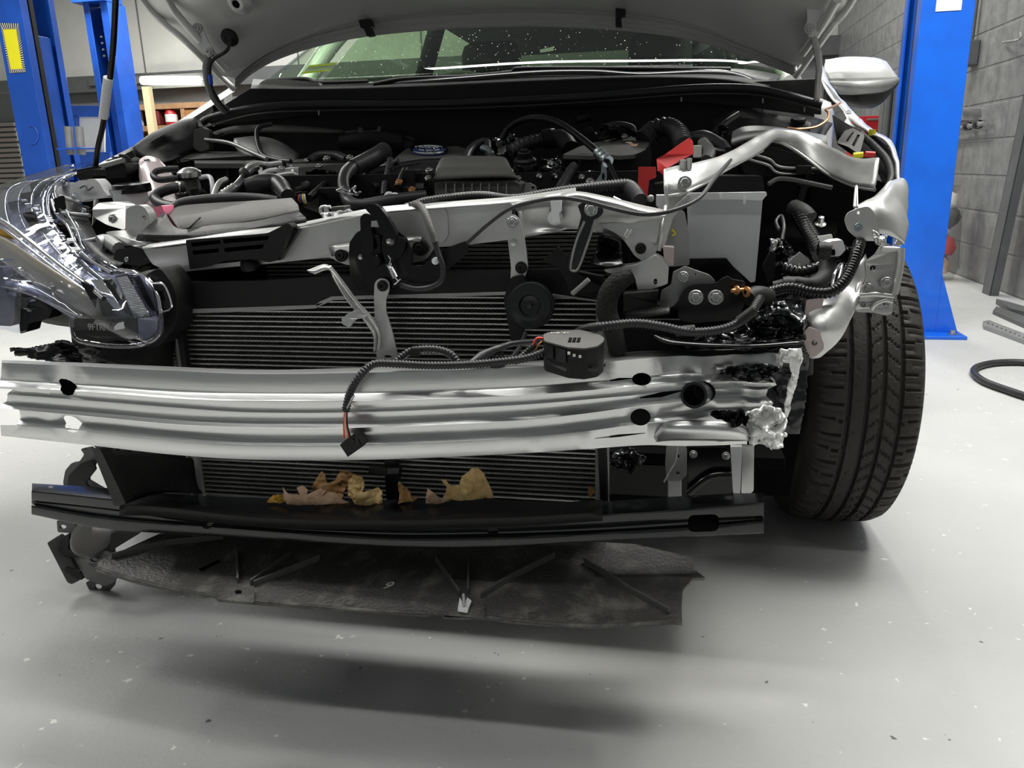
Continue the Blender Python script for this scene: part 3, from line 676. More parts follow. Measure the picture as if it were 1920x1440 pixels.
# --- side air ducts left of the radiator
plate('air_duct', [(172, 842, .04), (188, 842, .035), (236, 944, .035), (215, 950, .04)], .04, 'plastic', car, th=.02)
loft('air_duct', [[(188, 842, .045), (280, 850, .11), (366, 862, .17)], [(205, 890, .045), (290, 895, .11), (372, 905, .17)], [(232, 946, .045), (300, 925, .11), (380, 925, .17)]], 'plastic', car, th=.003)
loft('air_duct', [[(240, 520, .16), (300, 505, .15), (345, 530, .17)], [(235, 600, .14), (300, 600, .14), (335, 610, .18)], [(180, 670, .10), (260, 690, .12), (345, 700, .18)]], 'plastic', car, th=.003)
plate('duct_bracket', [(265, 520, .12), (300, 500, .12), (325, 535, .12), (333, 560, .12), (330, 610, .12), (300, 650, .12), (262, 650, .12)], .12, 'plastic', car, th=.05, rnd=12)
plate('hexagon_tab', [(285, 532, .10), (307, 535, .10), (321, 574, .10), (305, 583, .10), (296, 560, .10)], .10, 'plastic', car, th=.004, holes=[[(292, 545, .1), (305, 545, .1), (310, 564, .1), (300, 568, .1)]], rnd=1)
tube('tab_outline', [(285, 531, .098), (308, 534, .098), (322, 574, .098), (305, 585, .098)], .0015, 'chrome', [o for o in car.children if o.name.startswith('hexagon')][0], sides=6)
crumple('air_guide', [(20, 653), (45, 658), (130, 636), (180, 640), (230, 650), (260, 660), (240, 690), (130, 684), (95, 678), (60, 674), (27, 670)], .16, 'gloss_black', car, amp=.02, fr=14, th=.003)
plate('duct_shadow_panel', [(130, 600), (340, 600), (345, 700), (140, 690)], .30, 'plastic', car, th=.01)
# lower right: grey plate, upright, black mount
plate('side_support', [(1120, 840), (1136, 835), (1140, 945), (1126, 948)], .15, 'plastic', car, th=.02)
mp_ = plate('mount_plate', [(1250, 830), (1284, 830), (1288, 845), (1288, 890), (1276, 902), (1250, 902), (1247, 870)], .20, 'silver_dull', car, th=.003, rnd=3, holes=[(1271, 856, 3.5), (1271, 888, 4), (1262, 833, 5, 3)])
pbox('mount_plate', 1252, 898, 1278, 940, .23, .01, 'silver_dull', car)
plate('rail_end', [(1370, 838), (1392, 838), (1388, 925), (1375, 925)], .22, 'white_plastic', car, th=.01, rnd=1, label='white painted rail end')
plate('rail_end', [(1392, 838), (1414, 838), (1413, 920), (1408, 925), (1390, 925)], .22, 'silver', car, th=.01, rnd=2)
plate('splash_cover', [(1290, 838), (1360, 838), (1375, 850), (1375, 925), (1290, 930)], .26, 'gloss_black', car, th=.02, rnd=6)
for x, y in ((1300, 852), (1361, 855)): bolt(x, y, .255, 5, car)
tube('splash_rib', [(1290, 925, .25), (1330, 895, .25), (1372, 890, .25)], .006, 'gloss_black', car)
crumple('torn_liner', [(1150, 850), (1180, 838), (1210, 845), (1200, 870), (1186, 892), (1165, 885), (1145, 870)], .24, 'painted_black', car, amp=.02, fr=28)
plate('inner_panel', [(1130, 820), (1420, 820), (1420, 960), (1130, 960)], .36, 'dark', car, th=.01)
tube('hanging_thread', [(1270, 820, .13), (1268, 860, .14), (1255, 885, .13), (1245, 904, .13)], .0012, 'silver_dull', car, sides=5)
# --- underbody, so that the floor is shaded as in the place
box('underbody', (.0, 2.75, .30), (1.36, 3.0, .06), 'plastic', car); box('subframe', (0, .8, .27), (.9, .9, .06), 'plastic', car)
# splash shield under the nose: one tilted plane
def PP(px, py, dz=0):
    d = ray(px, py); t = (.201+.2*CAM.y-CAM.z+dz)/(d.z-.2*d.y); return CAM+d*t
def uslab(name, pts, m, parent, th=.003, dz=0, rnd=1, holes=(), **k):
    mb = MB(); poly_mb(mb, [p[:2] for p in pts], 0, th, holes, rnd, conv=lambda p: PP(p[0], p[1], dz), ext=Vector((0, 0, -1))); return finish(name, mb.mesh(name), m, parent, smooth=20, **k)
sh = uslab('undercover', [(185, 1052, .235), (300, 1000, .245), (500, 1000, .245), (1000, 1010, .245), (1190, 1020, .24), (1300, 1045, .22), (1303, 1068, .215), (1322, 1083, .21), (1300, 1084, .21), (1280, 1105, .205), (1278, 1140, .2), (1279, 1168, .195), (1262, 1166, .195), (1100, 1175, .185), (960, 1165, .185), (925, 1160, .19), (905, 1158, .19), (832, 1157, .19), (828, 1150, .19), (812, 1148, .19), (800, 1153, .19), (620, 1141, .19), (480, 1130, .195), (410, 1124, .195), (400, 1115, .2), (380, 1117, .2), (260, 1092, .21), (180, 1068, .225)], 'cover', car, th=.004, rnd=1, label='scuffed dark plastic undercover hanging below the bumper')
def rib_(pts, w_=5, m_='plastic_grey'):
    mb = MB()
    for (a, c) in zip(pts[:-1], pts[1:]):
        A, B = PP(*a[:2]), PP(*c[:2]); d = (B-A).normalized(); n_ = Vector((-d.y, d.x, 0))*.0018
        vs = [A-n_, B-n_, B+n_, A+n_]; vs = [v+Vector((0, 0, -.002)) for v in vs]+[v+Vector((0, 0, .010)) for v in vs]
        mb.add(vs, [(0, 3, 2, 1), (4, 5, 6, 7), (0, 1, 5, 4), (1, 2, 6, 5), (2, 3, 7, 6), (3, 0, 4, 7)])
    return finish('stiffening_rib', mb.mesh('r'), m_, sh, bev=.001)
rib_([(210, 1048, .225), (310, 1022, .235), (420, 1010, .24)]); rib_([(445, 1035, .23), (447, 1094, .205)]); rib_([(470, 1098, .203), (545, 1045, .225)]); rib_([(476, 1100, .203), (600, 1050, .222)])
rib_([(818, 1052, .22), (862, 1118, .198)]); rib_([(879, 1052, .22), (878, 1115, .198)]); rib_([(902, 1122, .197), (960, 1085, .21), (1040, 1045, .225)]); rib_([(1095, 1055, .222), (1180, 1110, .205), (1255, 1152, .195)])
uslab('fixing_tab', [(405, 1123), (430, 1103), (470, 1100), (478, 1106), (476, 1130)], 'cover', sh, dz=.006, rnd=3, holes=[(447, 1110, 7, 4)])
uslab('fixing_tab', [(830, 1150), (856, 1125), (872, 1118), (892, 1120), (906, 1130), (910, 1156)], 'cover', sh, dz=.006, rnd=3)
cl = uslab('plastic_clip', [(858, 1143), (862, 1120), (870, 1135), (876, 1120), (884, 1126), (876, 1146)], 'white_plastic', sh, dz=.012, label='small white plastic clip'); tube('clip_screw', [PP(869, 1115, .018), PP(870, 1134, .016)], .0025, 'steel', cl, rib=(.002, .3))
uslab('slot', [(372, 1067), (410, 1049), (414, 1053), (378, 1071)], 'dark', sh, th=.001, dz=.001, rnd=0)
for cx_, cy_ in ((700, 1072), (655, 1130), (765, 1133), (822, 1066), (860, 1086), (1028, 1074), (1070, 1158), (1000, 1153), (1258, 1118), (1050, 1102)):
    tube('mould_ring', [PP(cx_+10*cos(a_*.7), cy_+5*sin(a_*.7), .0005) for a_ in range(8)], .0006, 'cover', sh, sides=4, n=3)
q = PP(728, 1098, .001); tt = text_part('scribbled_number', '9', q, .026, 'wire_white', sh, (Vector((1, .1, 0)).normalized(), Vector((.35, .9, .1)).normalized()), ext=.0002, label='handwritten white 9')
tube('edge_lip', [PP(180, 1064), PP(260, 1089), PP(400, 1117), PP(620, 1139), PP(800, 1150)], .0028, 'cover', sh, sides=6)
tube('edge_lip', [PP(912, 1157), PP(1000, 1166), PP(1100, 1173), PP(1200, 1169), PP(1262, 1163)], .0028, 'cover', sh, sides=6)
# left wheel arch liner piece with tabs and the speaker-like disc
lin = plate('arch_liner', [(150, 842, .36), (172, 838, .36), (182, 862, .36), (165, 900, .36), (250, 950, .30), (232, 1010, .27), (212, 1030, .25), (222, 1070, .24), (214, 1092, .24), (196, 1100, .25), (160, 1085, .26), (140, 1050, .28), (120, 1020, .30), (135, 985, .32), (125, 940, .35), (118, 905, .36), (122, 882, .36), (134, 868, .36), (148, 866, .36), (158, 852, .36)], .3, 'liner', car, th=.006, rnd=4, bev=.002, label='torn edge of the left wheel arch liner')
plate('liner_recess', [(128, 892, .335), (152, 868, .335), (172, 862, .335), (180, 880, .33), (160, 905, .33), (170, 918, .33), (126, 912, .335)], .33, 'plastic', lin, th=.004)
plate('liner_ridge', [(208, 1000, .255), (250, 985, .25), (262, 1000, .25), (205, 1035, .245)], .25, 'plastic', lin, th=.006)
q = P(180, 995, .28); lathe('round_cap', q, (-.1, -.6, .8), [(.055, -.012), (.055, .0), (.045, .008), (.0, .012)], 'liner', lin)

plate('liner_tab', [(160, 1092), (180, 1085), (216, 1088), (214, 1098), (198, 1116), (186, 1119), (170, 1112)], .285, 'liner', lin, th=.004, rnd=4, holes=[(184, 1100, 7, 5)])
plate('liner_tab', [(106, 976), (138, 974), (142, 990), (136, 1000), (108, 998)], .295, 'liner', lin, th=.004, rnd=3, holes=[(118, 988, 6, 4)])
plate('liner_ridge', [(88, 1018, .27), (110, 1004, .29), (118, 1010, .29), (150, 1088, .27), (134, 1096, .26), (126, 1092, .26)], .27, 'liner', lin, th=.01, rnd=3, bev=.003)
plate('liner_step', [(112, 1010), (130, 1000), (128, 1030), (150, 1040), (148, 1046), (108, 1040)], .275, 'plastic', lin, th=.004, rnd=2); plate('liner_step', [(122, 1064), (150, 1072), (158, 1084), (152, 1088), (120, 1070)], .265, 'plastic', lin, th=.004, rnd=2)
plate('liner_flange', [(157, 1042, .26), (190, 1030, .25), (212, 1040, .24), (200, 1060, .23), (178, 1068, .23), (165, 1056, .25)], .25, 'liner', lin, th=.004, rnd=3, holes=[(178, 1050, 8, 4)])
# ================= radiator support, latch, brackets, horn =================
sup_top = [(262, 462), (330, 455), (430, 440), (520, 437), (560, 428), (575, 421), (600, 415), (640, 406), (690, 402), (760, 396), (830, 391), (900, 386), (960, 381), (1040, 368), (1080, 363), (1140, 374), (1200, 386), (1262, 398)]
sup = plate('radiator_support', [(268, 468, .19), (330, 462, .19), (430, 447, .19), (520, 437, .19), (575, 421, .19), (640, 406, .19), (690, 402, .19), (760, 396, .19), (830, 391, .19), (900, 386, .19), (960, 381, .19),
    (960, 449, .19), (870, 460, .19), (842, 462, .19), (815, 464, .19), (800, 486, .19), (780, 492, .19), (650, 497, .19), (632, 490, .19), (620, 483, .19), (600, 484, .19), (500, 495, .19), (440, 500, .19), (320, 512, .19), (285, 495, .19)], .19, 'silver', car, th=.03, rnd=5, bev=.003)
# top of the rail as a rounded flange running back
loft('support_top_flange', [[(268, 462, .24), (430, 436, .24), (560, 420, .24), (700, 392, .24), (830, 381, .24), (960, 371, .24), (1080, 354, .24)], [(268, 468, .187), (430, 447, .187), (560, 430, .187), (700, 402, .187), (830, 391, .187), (960, 381, .187), (1080, 364, .187)]], 'silver', sup, th=.002, nu=6, lin_v=True)
plate('doubler_plate', [(576, 424), (600, 416), (618, 410), (640, 407), (690, 403), (760, 397), (832, 392), (838, 398), (841, 440), (832, 455), (800, 462), (620, 477), (590, 482), (580, 460)], .187, 'silver', sup, th=.003, rnd=4, bev=.002)
loft('pressed_recess', [[(617, 460, .185), (700, 450, .185), (790, 443, .185)], [(617, 466, .178), (700, 456, .178), (790, 449, .178)], [(622, 480, .184), (700, 474, .184), (780, 470, .184)]], 'silver', sup, nu=4, nv=3, th=.001)
# right part: trough and big crumpled bracket
loft('support_right_rail', [[(955, 378, .20), (1040, 366, .20), (1082, 361, .20), (1140, 372, .20), (1195, 386, .20), (1255, 397, .20)], [(960, 385, .178), (1040, 374, .178), (1085, 368, .178), (1140, 380, .178), (1195, 395, .178), (1255, 404, .178)], [(970, 395, .182), (1040, 386, .186), (1085, 392, .186), (1120, 405, .186), (1190, 412, .182), (1245, 410, .18)], [(975, 420, .183), (1040, 425, .19), (1075, 420, .19), (1110, 425, .19), (1190, 430, .184), (1240, 430, .18)], [(980, 445, .18), (1040, 437, .182), (1072, 430, .19), (1140, 437, .19), (1195, 460, .186), (1232, 460, .182)]], 'silver', car, nu=6, nv=4, bump=.004, th=.002)
plate('crushed_gusset', [(1118, 421, .183), (1180, 415, .18), (1243, 405, .178), (1240, 440, .178), (1232, 470, .178), (1222, 485, .178), (1208, 492, .178), (1190, 480, .178), (1180, 465, .18), (1168, 448, .18), (1150, 435, .18)], .18, 'silver', car, th=.006, rnd=5, bev=.003)
tube('crease', [(1180, 430, .178), (1172, 445, .176), (1186, 432, .178)], .003, 'silver', car)
bolt(1201, 466, .176, 6.5, car, 'plastic')
bracket_pts = [(1135, 505, .15), (1190, 497, .15), (1205, 492, .15), (1228, 478, .15), (1242, 485, .15), (1254, 500, .15), (1252, 532, .15), (1235, 538, .15), (1205, 547, .15), (1196, 545, .15), (1190, 520, .15), (1180, 514, .15), (1140, 512, .15), (1132, 507, .15)]
plate('bumper_bracket', bracket_pts, .15, 'silver', car, th=.03, rnd=3, bev=.003, holes=[(1229, 528, 3.8, 5.5)])
plate('bumper_bracket', [(1243, 462), (1264, 464), (1263, 498), (1246, 498)], .155, 'pinkish', car, th=.02, rnd=2)
# vertical strut right of it
plate('side_strut', [(1242, 420), (1255, 400), (1272, 392), (1284, 398), (1292, 440), (1293, 497), (1262, 500), (1250, 500), (1248, 440)], .21, 'silver_dull', car, th=.02, rnd=4, bev=.003)
plate('side_strut', [(1238, 440, .17), (1246, 405, .17), (1290, 364, .17), (1297, 368, .17), (1262, 408, .17), (1252, 440, .17), (1246, 465, .17), (1238, 465, .17)], .17, 'silver', car, th=.006, rnd=2)
tube('paint_mark', [(1260, 430, .207), (1266, 438, .207), (1260, 442, .207)], .0012, 'yellow', car, sides=5)
tube('support_seam', [(1248, 388, .2), (1244, 420, .172), (1236, 470, .172)], .003, 'silver', car)
# foam seal bent round the condenser corner
tube('foam_seal', [(1187, 515, .115), (1160, 528, .112), (1142, 552, .11), (1138, 585, .11), (1150, 620, .11), (1160, 660, .115)], [px2m(14, .11), px2m(19, .11), px2m(20, .11), px2m(20, .11), px2m(18, .11), px2m(17, .11)], 'foam', car, sides=18)
plate('seal_cap', [(1168, 551, .12), (1235, 545, .13), (1232, 570, .14), (1256, 576, .14), (1250, 590, .14), (1170, 598, .12)], .13, 'plastic', car, th=.03, rnd=2)
loft('duct_lip', [[(1168, 575, .13), (1210, 573, .14), (1258, 570, .15)], [(1170, 598, .115), (1215, 595, .115), (1255, 590, .115)]], 'plastic', car, th=.003)
plate('duct_wall', [(1150, 600, .17), (1300, 600, .17), (1300, 670, .17), (1150, 670, .17)], .17, 'plastic', car, th=.01)
# white clip
wc = plate('retainer_clip', [(1031, 372), (1052, 372), (1052, 396), (1048, 400), (1050, 418), (1036, 418), (1033, 400), (1034, 396)], .165, 'white_plastic', sup, th=.012, rnd=1, label='white plastic clip'); lathe('clip_disc', (1041, 408, .176), TOC, [(0, .0), (px2m(14, .176), 0), (px2m(14, .176), .002), (0, .003)], 'white_plastic', wc)
# vertical silver bracket
vb = plate('hood_lock_brace', [(946, 412), (956, 403), (966, 403), (974, 412), (982, 440), (987, 470), (990, 500), (984, 520), (970, 524), (962, 530), (957, 528), (958, 500), (952, 450)], .150, 'silver', car, th=.004, rnd=4, bev=.002)
bolt(961, 417, .148, 7, vb); bolt(977, 502, .148, 7.5, vb, 'plastic'); lathe('stud', (963, 455, .15), TOC, [(.0045, -.002), (.0045, .003), (0, .004)], 'silver', vb)
# horn
hn = plate('horn', [(944, 560), (958, 520), (980, 515), (990, 540), (985, 600), (975, 640), (958, 640)], .145, 'plastic', car, th=.02, rnd=4)
q = P(993, 573, .118); rr = px2m(46, .118)
lathe('horn_disc', q, (-.02, -1, .12), [(0, -.02), (rr*.96, -.02), (rr, -.014), (rr, -.006), (rr*.96, -.003), (rr*.9, -.0035), (rr*.88, -.0015), (rr*.7, -.0005), (rr*.52, .001), (rr*.46, .0008), (rr*.40, -.003), (rr*.2, -.0045), (rr*.12, -.0045), (rr*.10, .0), (rr*.05, .001), (0, .001)], 'painted_black', hn, sides=56)
tube('horn_lead', [(985, 625, .12), (975, 650, .10), (962, 668, .09), (955, 680, .085)], .0035, 'hose', hn, rib=(.003, .2))
# diagonal black bracket with bolt
db = plate('diagonal_bracket', [(1083, 385), (1092, 380), (1108, 380), (1114, 388), (1131, 390), (1131, 400), (1123, 408), (1114, 412), (1100, 470), (1086, 510), (1072, 512), (1065, 505), (1066, 485), (1078, 450), (1090, 405)], .145, 'painted_black', car, th=.006, rnd=4, bev=.002)
bolt(1108, 393, .142, 8, db); tube('pressed_bead', [(1116, 412, .145), (1098, 468, .143), (1085, 502, .143), (1076, 508, .143), (1070, 500, .143), (1080, 455, .143), (1096, 415, .145)], .0018, 'silver_dull', db)
plate('air_guide_bracket', [(1015, 491), (1046, 462), (1056, 475), (1068, 480), (1080, 500), (1085, 515), (1130, 540), (1120, 545), (1090, 552), (1068, 548), (1062, 530), (1045, 500), (1030, 495)], .150, 'plastic', car, th=.008, rnd=2)
tube('pin', [(1073, 551, .14), (1104, 524, .135)], .0035, 'silver_dull', car); 
loft('bent_mount', [[(1122, 442, .17), (1135, 441, .16), (1165, 448, .17)], [(1118, 470, .18), (1140, 475, .185), (1165, 470, .17)], [(1108, 490, .16), (1140, 488, .15), (1168, 482, .16)], [(1110, 494, .15), (1145, 500, .14), (1172, 494, .15)]], 'gloss_black', car, th=.003, bump=.004)
# --- hood latch
lt = plate('hood_latch', [(655, 455), (668, 436), (690, 425), (740, 428), (760, 445), (772, 470), (772, 500), (795, 497), (812, 478), (828, 470), (832, 500), (828, 520), (812, 532), (760, 530), (735, 540), (690, 548), (664, 545), (657, 520), (654, 480)], .140, 'gloss_black', car, th=.006, rnd=5, bev=.0015)
plate('latch_plate', [(675, 408), (682, 400), (700, 405), (708, 412), (700, 415), (693, 412), (692, 425), (700, 445), (700, 470), (690, 480), (680, 470), (676, 440)], .130, 'gloss_black', lt, th=.008, rnd=3, bev=.0015)
plate('latch_pawl', [(680, 385), (700, 381), (712, 388), (728, 410), (740, 432), (745, 446), (735, 450), (722, 448), (712, 430), (706, 412), (690, 398)], .126, 'gloss_black', lt, th=.012, rnd=5, bev=.002)
plate('latch_cam', [(715, 448), (745, 442), (760, 448), (758, 470), (745, 485), (730, 500), (722, 490), (716, 470)], .132, 'gloss_black', lt, th=.006, rnd=4)
plate('latch_slot_plate', [(672, 460), (700, 440), (712, 442), (714, 470), (710, 500), (684, 508), (672, 500)], .134, 'gloss_black', lt, th=.006, rnd=6, holes=[rndpoly([(699, 437+12), (705, 437+12), (708, 462), (703, 468), (697, 462)], 2)])
lathe('pivot', (706, 488, .130), TOC, [(0, -.004), (px2m(12, .13), -.004), (px2m(11.5, .13), .004), (px2m(10, .13), .006), (0, .006)], 'gloss_black', lt)
lathe('rivet', (731, 452, .130), TOC, [(px2m(9, .13), -.001), (px2m(6, .13), .004), (px2m(4, .13), .007), (0, .008)], 'steel', lt)
lathe('rivet', (677, 482, .133), TOC, [(px2m(6, .13), -.001), (px2m(4, .13), .004), (0, .005)], 'steel', lt)
bolt(639, 479, .178, 7.5, car, 'plastic', washer=1.7); bolt(787, 465, .178, 8, car, 'plastic', washer=1.9)
mb = MB(); sp0 = P(729, 495, .122); sp1 = P(741, 520, .122); d_ = sp1-sp0; x_, y_, z_ = frame(d_)
N = 220; pts_ = [sp0+d_*(i/N)+(x_*cos(2*pi*11*i/N)+y_*sin(2*pi*11*i/N))*.0042 for i in range(N+1)]
tube_mb(mb, pts_, .0007, 5, 1); tube_mb(mb, [sp0+Vector((0, 0, .012)), sp0+Vector((.003, 0, .006)), sp0], .0008, 5, 4); tube_mb(mb, [sp1, sp1+Vector((.004, 0, -.006)), sp1+Vector((-.002, 0, -.010)), sp1+Vector((.009, -.003, -.002))], .0008, 5, 4)
finish('latch_spring', mb.mesh('s'), 'chrome', lt, label='pale coil spring')
tube('latch_cable', [(778, 385, .19), (790, 390, .16), (800, 410, .135), (812, 440, .125), (820, 470, .122), (830, 500, .12), (828, 525, .12), (810, 538, .12), (780, 542, .12), (752, 535, .125)], .0040, 'hose', lt, sides=12)
tube('cable_guide', [(777, 383, .188), (788, 386, .16), (797, 400, .14), (808, 430, .127), (816, 455, .123)], .0052, 'plastic_grey', lt, sides=12)
lathe('cable_end', (817, 489, .128), TOC, [(0, -.002), (px2m(7, .13), 0), (px2m(7, .13), .003), (0, .005)], 'white_plastic', lt)
plate('cable_bracket', [(826, 470), (845, 462), (872, 452), (878, 455), (876, 475), (840, 506), (834, 504)], .150, 'plastic', car, th=.004, rnd=1)
tube('hood_release_cable', [(876, 455, .148), (915, 420, .14), (955, 392, .135), (1000, 378, .13), (1050, 371, .13), (1100, 378, .13), (1160, 394, .13), (1210, 402, .13), (1260, 395, .14), (1310, 372, .18), (1340, 335, .25), (1370, 300, .35)], .0028, 'hose', car, sides=10)
# Y shaped silver bracket
yb = plate('latch_stay', [(702, 530), (710, 522), (722, 522), (730, 530), (730, 545), (724, 560), (724, 585), (735, 620), (745, 665), (740, 678), (715, 690), (707, 680), (704, 640), (701, 560)], .132, 'silver', car, th=.003, rnd=5, bev=.0012, holes=[(727, 669, 7, 3.2)])
bolt(717, 536, .130, 8, yb, 'plastic', washer=1.4)
loft('stay_arm', [[(576, 508, .09), (612, 497, .10), (632, 520, .115), (660, 560, .12), (690, 590, .122), (708, 620, .125), (708, 655, .128)], [(590, 513, .085), (617, 505, .095), (628, 525, .108), (652, 565, .112), (680, 598, .115), (700, 630, .12), (701, 660, .125)]], 'silver', yb, nu=6, th=.003, soff=0)
plate('stay_hook', [(672, 578, .11), (688, 590, .11), (684, 596, .11), (668, 598, .105), (655, 614, .10), (642, 608, .10), (640, 598, .10), (652, 588, .105)], .105, 'silver', yb, th=.008, rnd=2, bev=.002)
tube('arm_bead', [(618, 500, .097), (640, 528, .108), (670, 568, .112), (698, 600, .114), (712, 630, .12), (710, 655, .126)], .003, 'silver', yb)
# centre lower post and connector
cp = plate('centre_post', [(720, 862), (740, 862), (752, 880), (750, 890), (746, 950), (726, 953), (722, 900)], .15, 'plastic', car, th=.006)
pbox('temperature_sensor', 724, 878, 750, 890, .135, .012, 'gloss_black', cp); pbox('sensor_plug', 690, 876, 726, 888, .137, .012, 'plastic', cp, skew=4)
# ============== wiring across the beam ==============
h1 = tube('wiring_harness', [(1425, 560, .13), (1405, 590, .10), (1375, 610, .085), (1340, 620, .08), (1290, 622, .075), (1240, 612, .07), (1190, 606, .065), (1130, 612, .06), (1100, 616, .09), (1085, 622, .12)], .0062, 'hose', car, sides=14, rib=(.0042, .18), label='corrugated black cable conduit')
for i, (x, y) in enumerate(((1285, 620), (1400, 592))): lathe('tape_wrap', (x, y, .078), (1, .1, .1 if i == 0 else .8), [(.0067, -.012), (.0069, 0), (.0067, .012)], 'rubber', h1)
h2 = tube('wiring_harness', [(1060, 640, .035), (1000, 668, .02), (940, 678, .012), (870, 684, .01), (800, 685, .005), (740, 682, .0), (700, 683, -.008), (675, 705, -.022), (657, 735, -.026), (648, 770, -.027)], .0056, 'hose', car, sides=14, rib=(.0042, .2), label='black conduit draped over the beam')
h3 = tube('wiring_harness', [(862, 684, .015), (845, 664, .02), (815, 655, .022), (775, 657, .02), (755, 668, .015), (740, 680, .008)], .0056, 'hose', car, sides=14, rib=(.0042, .2))
tube('wiring_harness', [(880, 682, .02), (905, 668, .04), (930, 655, .05), (960, 645, .07), (1010, 640, .06)], [.004, .0075, .005, .004, .004], 'hose', car)
pbox('tape_wrap', 768, 652, 786, 668, .012, .012, 'rubber', car)
for i, (dx, m_) in enumerate(((-3, 'wire_red'), (0, 'wire_white'), (3, 'wire_red'), (5, 'rubber'), (-1, 'copper'))):
    tube('wire', [(648+dx*.5, 770, -.027), (647+dx*.8, 795, -.028), (650+dx*1.5, 822, -.030)], .0011, m_, h2, sides=6)
tube('tape_tail', [(651, 765, -.032), (658, 752, -.036), (664, 742, -.03)], .0015, 'silver_dull', h2, sides=5)
cn = plate('connector', [(637, 834), (666, 812), (682, 836), (652, 857)], -.034, 'plastic', h2, th=.02, rnd=1, bev=.001)
mb = MB(); poly_mb(mb, [(665, 820), (669, 818), (675, 833), (670, 836)], -.0355, .002, rnd=1); poly_mb(mb, [(657, 824), (661, 822), (664, 828), (660, 830)], -.0355, .002); finish('connector_latch', mb.mesh('l'), 'gloss_black', cn)
# clip standing on the beam
pc = plate('harness_clip', [(925, 664), (944, 662), (942, 682), (922, 684)], .045, 'gloss_black', h2, th=.006, holes=[(931, 669, 3), (939, 669, 3), (930, 677, 3), (937, 677, 3)]); lathe('clip_foot', (932, 686, .045), (0, 0, 1), [(0, 0), (.011, 0), (.011, .002), (0, .004)], 'gloss_black', h2)
# ============== round sensor unit resting on the beam ==============
q0 = P(1075, 690, .035)
su = thing('sensor_unit', Vector((q0.x, .045, P(1075, 700, .05).z)), 'black drum shaped electronic unit with slotted lid resting on the aluminium beam', 'sensor unit')
zb_ = .5525; zt_ = zb_+.038
top = [(1018, 628), (1028, 624), (1084, 619), (1120, 626), (1133, 634), (1132, 641), (1120, 650), (1095, 654), (1065, 652), (1020, 640)]
mb = MB(); poly_mb(mb, rndpoly([(x, y) for x, y in top], 4), 0, zt_-zb_, conv=lambda p: PZ(p[0], p[1], zt_), ext=Vector((0, 0, -1))); finish('housing', mb.mesh('h'), 'plastic', su, bev=.0015)
mb = MB(); poly_mb(mb, rndpoly([(x, y-1.2) for x, y in top], 4), 0, .002, conv=lambda p: PZ(p[0], p[1], zt_+.0012), ext=Vector((0, 0, -1))); finish('lid', mb.mesh('h'), 'plastic_grey', su, bev=.0006)
mb = MB(); 
for x in (1067, 1075, 1083): poly_mb(mb, [(x, 633), (x+6, 632.5), (x+4, 640), (x-2, 640.5)], 0, .001, conv=lambda p: PZ(p[0], p[1], zt_+.0025), ext=Vector((0, 0, -1)))
finish('lid_slot', mb.mesh('h'), 'dark', su)
yl, ym = PZ(1020, 640, zt_).y-.004, PZ(1066, 652, zt_).y-.004
sy = lambda x: yl+(ym-yl)*min(1, max(0, (x-1020)/46))
def unit_plate(nm, pts, m_, d=0., th=.005, **k): return plate(nm, [(x, y, sy(x)-d) for x, y in pts], .0, m_, su, th=th, rnd=1, **k)
unit_plate('window_frame', [(1020, 646), (1037, 650), (1037, 674), (1022, 668)], 'painted_black'); unit_plate('window_frame', [(1042, 652), (1061, 656), (1061, 682), (1043, 676)], 'painted_black')
unit_plate('base_band', [(1024, 674), (1060, 690), (1120, 691), (1120, 697), (1060, 697), (1026, 681)], 'painted_black', d=-.002)
mb = MB(); 
for x, y in ((1064, 660), (1074, 664), (1085, 666)): poly_mb(mb, [(x, y), (x+5, y+.4), (x+5, y+5), (x, y+5)], ym-.001, .002)
finish('white_marking', mb.mesh('w'), 'wire_white', su)
text_part('moulded_lettering', 'P/S 41', PZ(1050, 624.5, zt_+.002), .010, 'wire_white', su, (Vector((1, .12, 0)).normalized(), Vector((-.1, 1, 0)).normalized()))
tube('unit_foot', [(1026, 676, .02), (1045, 688, .01), (1080, 698, .005), (1110, 696, .01), (1132, 684, .03)], .003, 'plastic', su)
for i, (a, m_) in enumerate((((1006, 635), 'wire_red'), ((1012, 640), 'copper'))): tube('lead', [(1018, 634+i*6, .035), (a[0], a[1]+i*4, .03), (a[0]-8, a[1]+16, .03)], .0016, m_, su)
tube('lead_conduit', [(1005, 645, .032), (985, 662, .03), (965, 680, .02)], .0045, 'hose', su, rib=(.004, .2))
# ============== dried leaves ==============
YL = .10
def leaf(pts, Y, m_, label, bend=.01, vein=None, tip=.0):
    t = crumple('dried_leaf', pts, Y, m_, None, amp=bend*.55, cells=18, fr=22, th=.0006, label=label, cat='leaf', group=None)
    return t
leaf([(530, 912), (534, 918), (545, 926), (560, 928), (556, 914), (566, 910), (578, 918), (574, 928), (590, 920), (600, 914), (610, 920), (602, 932), (615, 922), (628, 922), (640, 932), (655, 940), (600, 946), (560, 948), (540, 944), (532, 930)], .085, 'leaf_tan', 'pale tan oak leaf with rounded lobes lying at the left foot of the radiator', .012)
leaf([(585, 930), (592, 905), (598, 886), (607, 892), (612, 906), (625, 905), (636, 886), (655, 890), (674, 897), (660, 905), (645, 915), (640, 935)], .125, 'leaf_brown', 'dark brown curled oak leaf behind the pale tan one', .02)
leaf([(650, 905), (660, 890), (676, 895), (684, 912), (682, 922), (705, 916), (716, 925), (718, 943), (690, 944), (672, 940), (656, 925)], .11, 'leaf_gold', 'crinkled golden brown leaf just left of the centre post', .025)
leaf([(748, 905), (760, 915), (775, 926), (790, 928), (780, 935), (760, 940), (748, 942)], .11, 'leaf_brown', 'small folded brown leaf just right of the centre post', .02)
